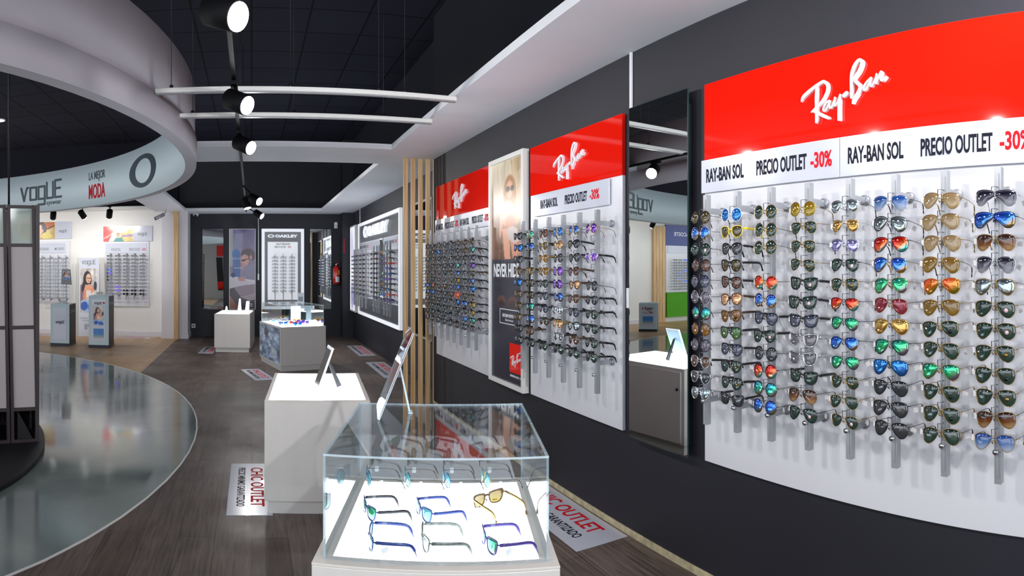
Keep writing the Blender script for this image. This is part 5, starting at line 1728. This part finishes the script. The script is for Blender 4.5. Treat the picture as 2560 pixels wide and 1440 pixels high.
# ------------------------------------------------------------------ floor stickers: local +x is the reading direction
def sticker(loc, rz, ln, w, label, flip=False):
    r = empty('floor_sticker', (loc[0], loc[1], 0.0002), rz, label, 'floor sticker', 'floor stickers')
    MB().box(-ln / 2, ln / 2, -w / 2, w / 2, 0, 0.0018).build('sheet', M_SIGNW, r)
    for s, m, x0, x1, y0, y1 in (('CHIC OUTLET', M_INKR, -0.40 * ln, 0.36 * ln, 0.02 * w, 0.34 * w), ('PRECIO MINIMO GARANTIZADO', M_INKD, -0.40 * ln, 0.36 * ln, -0.30 * w, -0.11 * w)):
        vs, fs, _ = text_mesh(s, 0.02)
        MB().add([(x0 + (x1 - x0) * a, y0 + (y1 - y0) * bb, 0.0018 + 0.0005 * c) for a, bb, c in vs], fs).build('lettering', m, r)
    return r


sticker((-0.012, 3.86), -PI / 2, 0.90, 0.265, 'white floor sticker with red lettering left of the bare white counter')
sticker((1.683, 3.02), -PI / 2, 0.94, 0.312, 'white floor sticker at the foot of the near black wall')
sticker((0.075, 7.95), -PI / 2 + 0.24, 0.84, 0.26, 'white floor sticker beside the patterned counter')
sticker((1.85, 10.10), -PI / 2, 1.30, 0.28, 'farther white floor sticker along the far black wall')
sticker((1.825, 8.15), -PI / 2, 1.30, 0.28, 'nearer white floor sticker along the far black wall, before the slats')
sticker((-0.735, 10.32), -PI / 2 - 0.06, 0.90, 0.25, 'white floor sticker beside the farthest white counter')
sticker((-2.42, 11.93), 0.0, 0.80, 0.28, 'white floor sticker in front of the rack of small sunglasses')
sticker((-4.25, 11.93), 0.0, 0.80, 0.28, 'white floor sticker in front of the eyeglass rack beside the tower')

# ------------------------------------------------------------------ bronze-framed tower on its round plinth
pl = MB().lathe([(2.03, 0.0), (2.03, 0.045), (2.02, 0.05)], 96)
pl = pl.build('round_plinth', M_BLACK, None, (-3.52, 3.81, 0.0045))
tag(pl, 'wide round black plinth under the bronze-framed tower', 'plinth')
tw = empty('display_tower', (-1.80, 4.26, 0.055), 0, 'tall tower of white translucent panels in dark bronze frames', 'display tower')
ring_pts = [(-0.185, -0.125), (0.0, 0.0), (0.190, 0.122), (0.02, 0.44), (-0.30, 0.52), (-0.52, 0.12)]
HT = 1.835
ZB = [0.0, 0.255, 0.888, 1.525, HT]


def face(p, q, kinds):
    dx, dy = q[0] - p[0], q[1] - p[1]
    l = math.hypot(dx, dy)
    T = Matrix.Translation((p[0], p[1], 0)) @ Matrix.Rotation(math.atan2(dy, dx), 4, 'Z') @ Matrix(((1, 0, -0.018, 0), (0, 1, 0.0, 0), (0, 0, 1, 0), (0, 0, 0, 1)))
    b = MB()
    b.T = T
    e, w = 0.004, 0.024
    b.box(e, e + w, 0.004, 0.034, 0, HT).box(l - e - w, l - e, 0.004, 0.034, 0, HT)
    for i, z in enumerate(ZB):
        a = z if i == 0 else (z - 0.012 if i < 4 else z - 0.026)
        b.box(e + w, l - e - w, 0.006, 0.032, a, a + 0.024)
    b.build('face_frame', M_FRAMED, tw)
    for i, m in enumerate(kinds):
        if m is None:
            continue
        c = MB()
        c.T = T
        c.box(e + w, l - e - w, 0.016, 0.022, ZB[i] + 0.014, ZB[i + 1] - 0.014)
        c.build('panel', m, tw)


n = len(ring_pts)
for i in range(n):
    face(ring_pts[i], ring_pts[(i + 1) % n], [None, M_TRANSL, M_TRANSL, M_GLASSG] if i < 2 else [M_BLACK, M_TRANSL, M_TRANSL, M_GLASSG])
b = MB()
b.T = Matrix.Translation((0, 0, 0))
b.add([(0.03, 0.06, 0.002), (0.14, 0.13, 0.002), (0.02, 0.36, 0.002), (-0.1, 0.3, 0.002), (0.03, 0.06, 0.24), (-0.1, 0.3, 0.24)], [(0, 1, 2, 3), (0, 1, 4), (3, 2, 5), (1, 2, 5, 4), (0, 3, 5, 4)])
b.build('base_wedge', M_BLACK, tw)
MB().cyl((-0.03, 0.03, HT - 0.03), (-0.03, 0.03, ZC - 0.056), 0.009, 8).box(-0.05, -0.01, 0.01, 0.05, HT - 0.035, HT - 0.02).build('ceiling_rod', M_BLACK, tw)
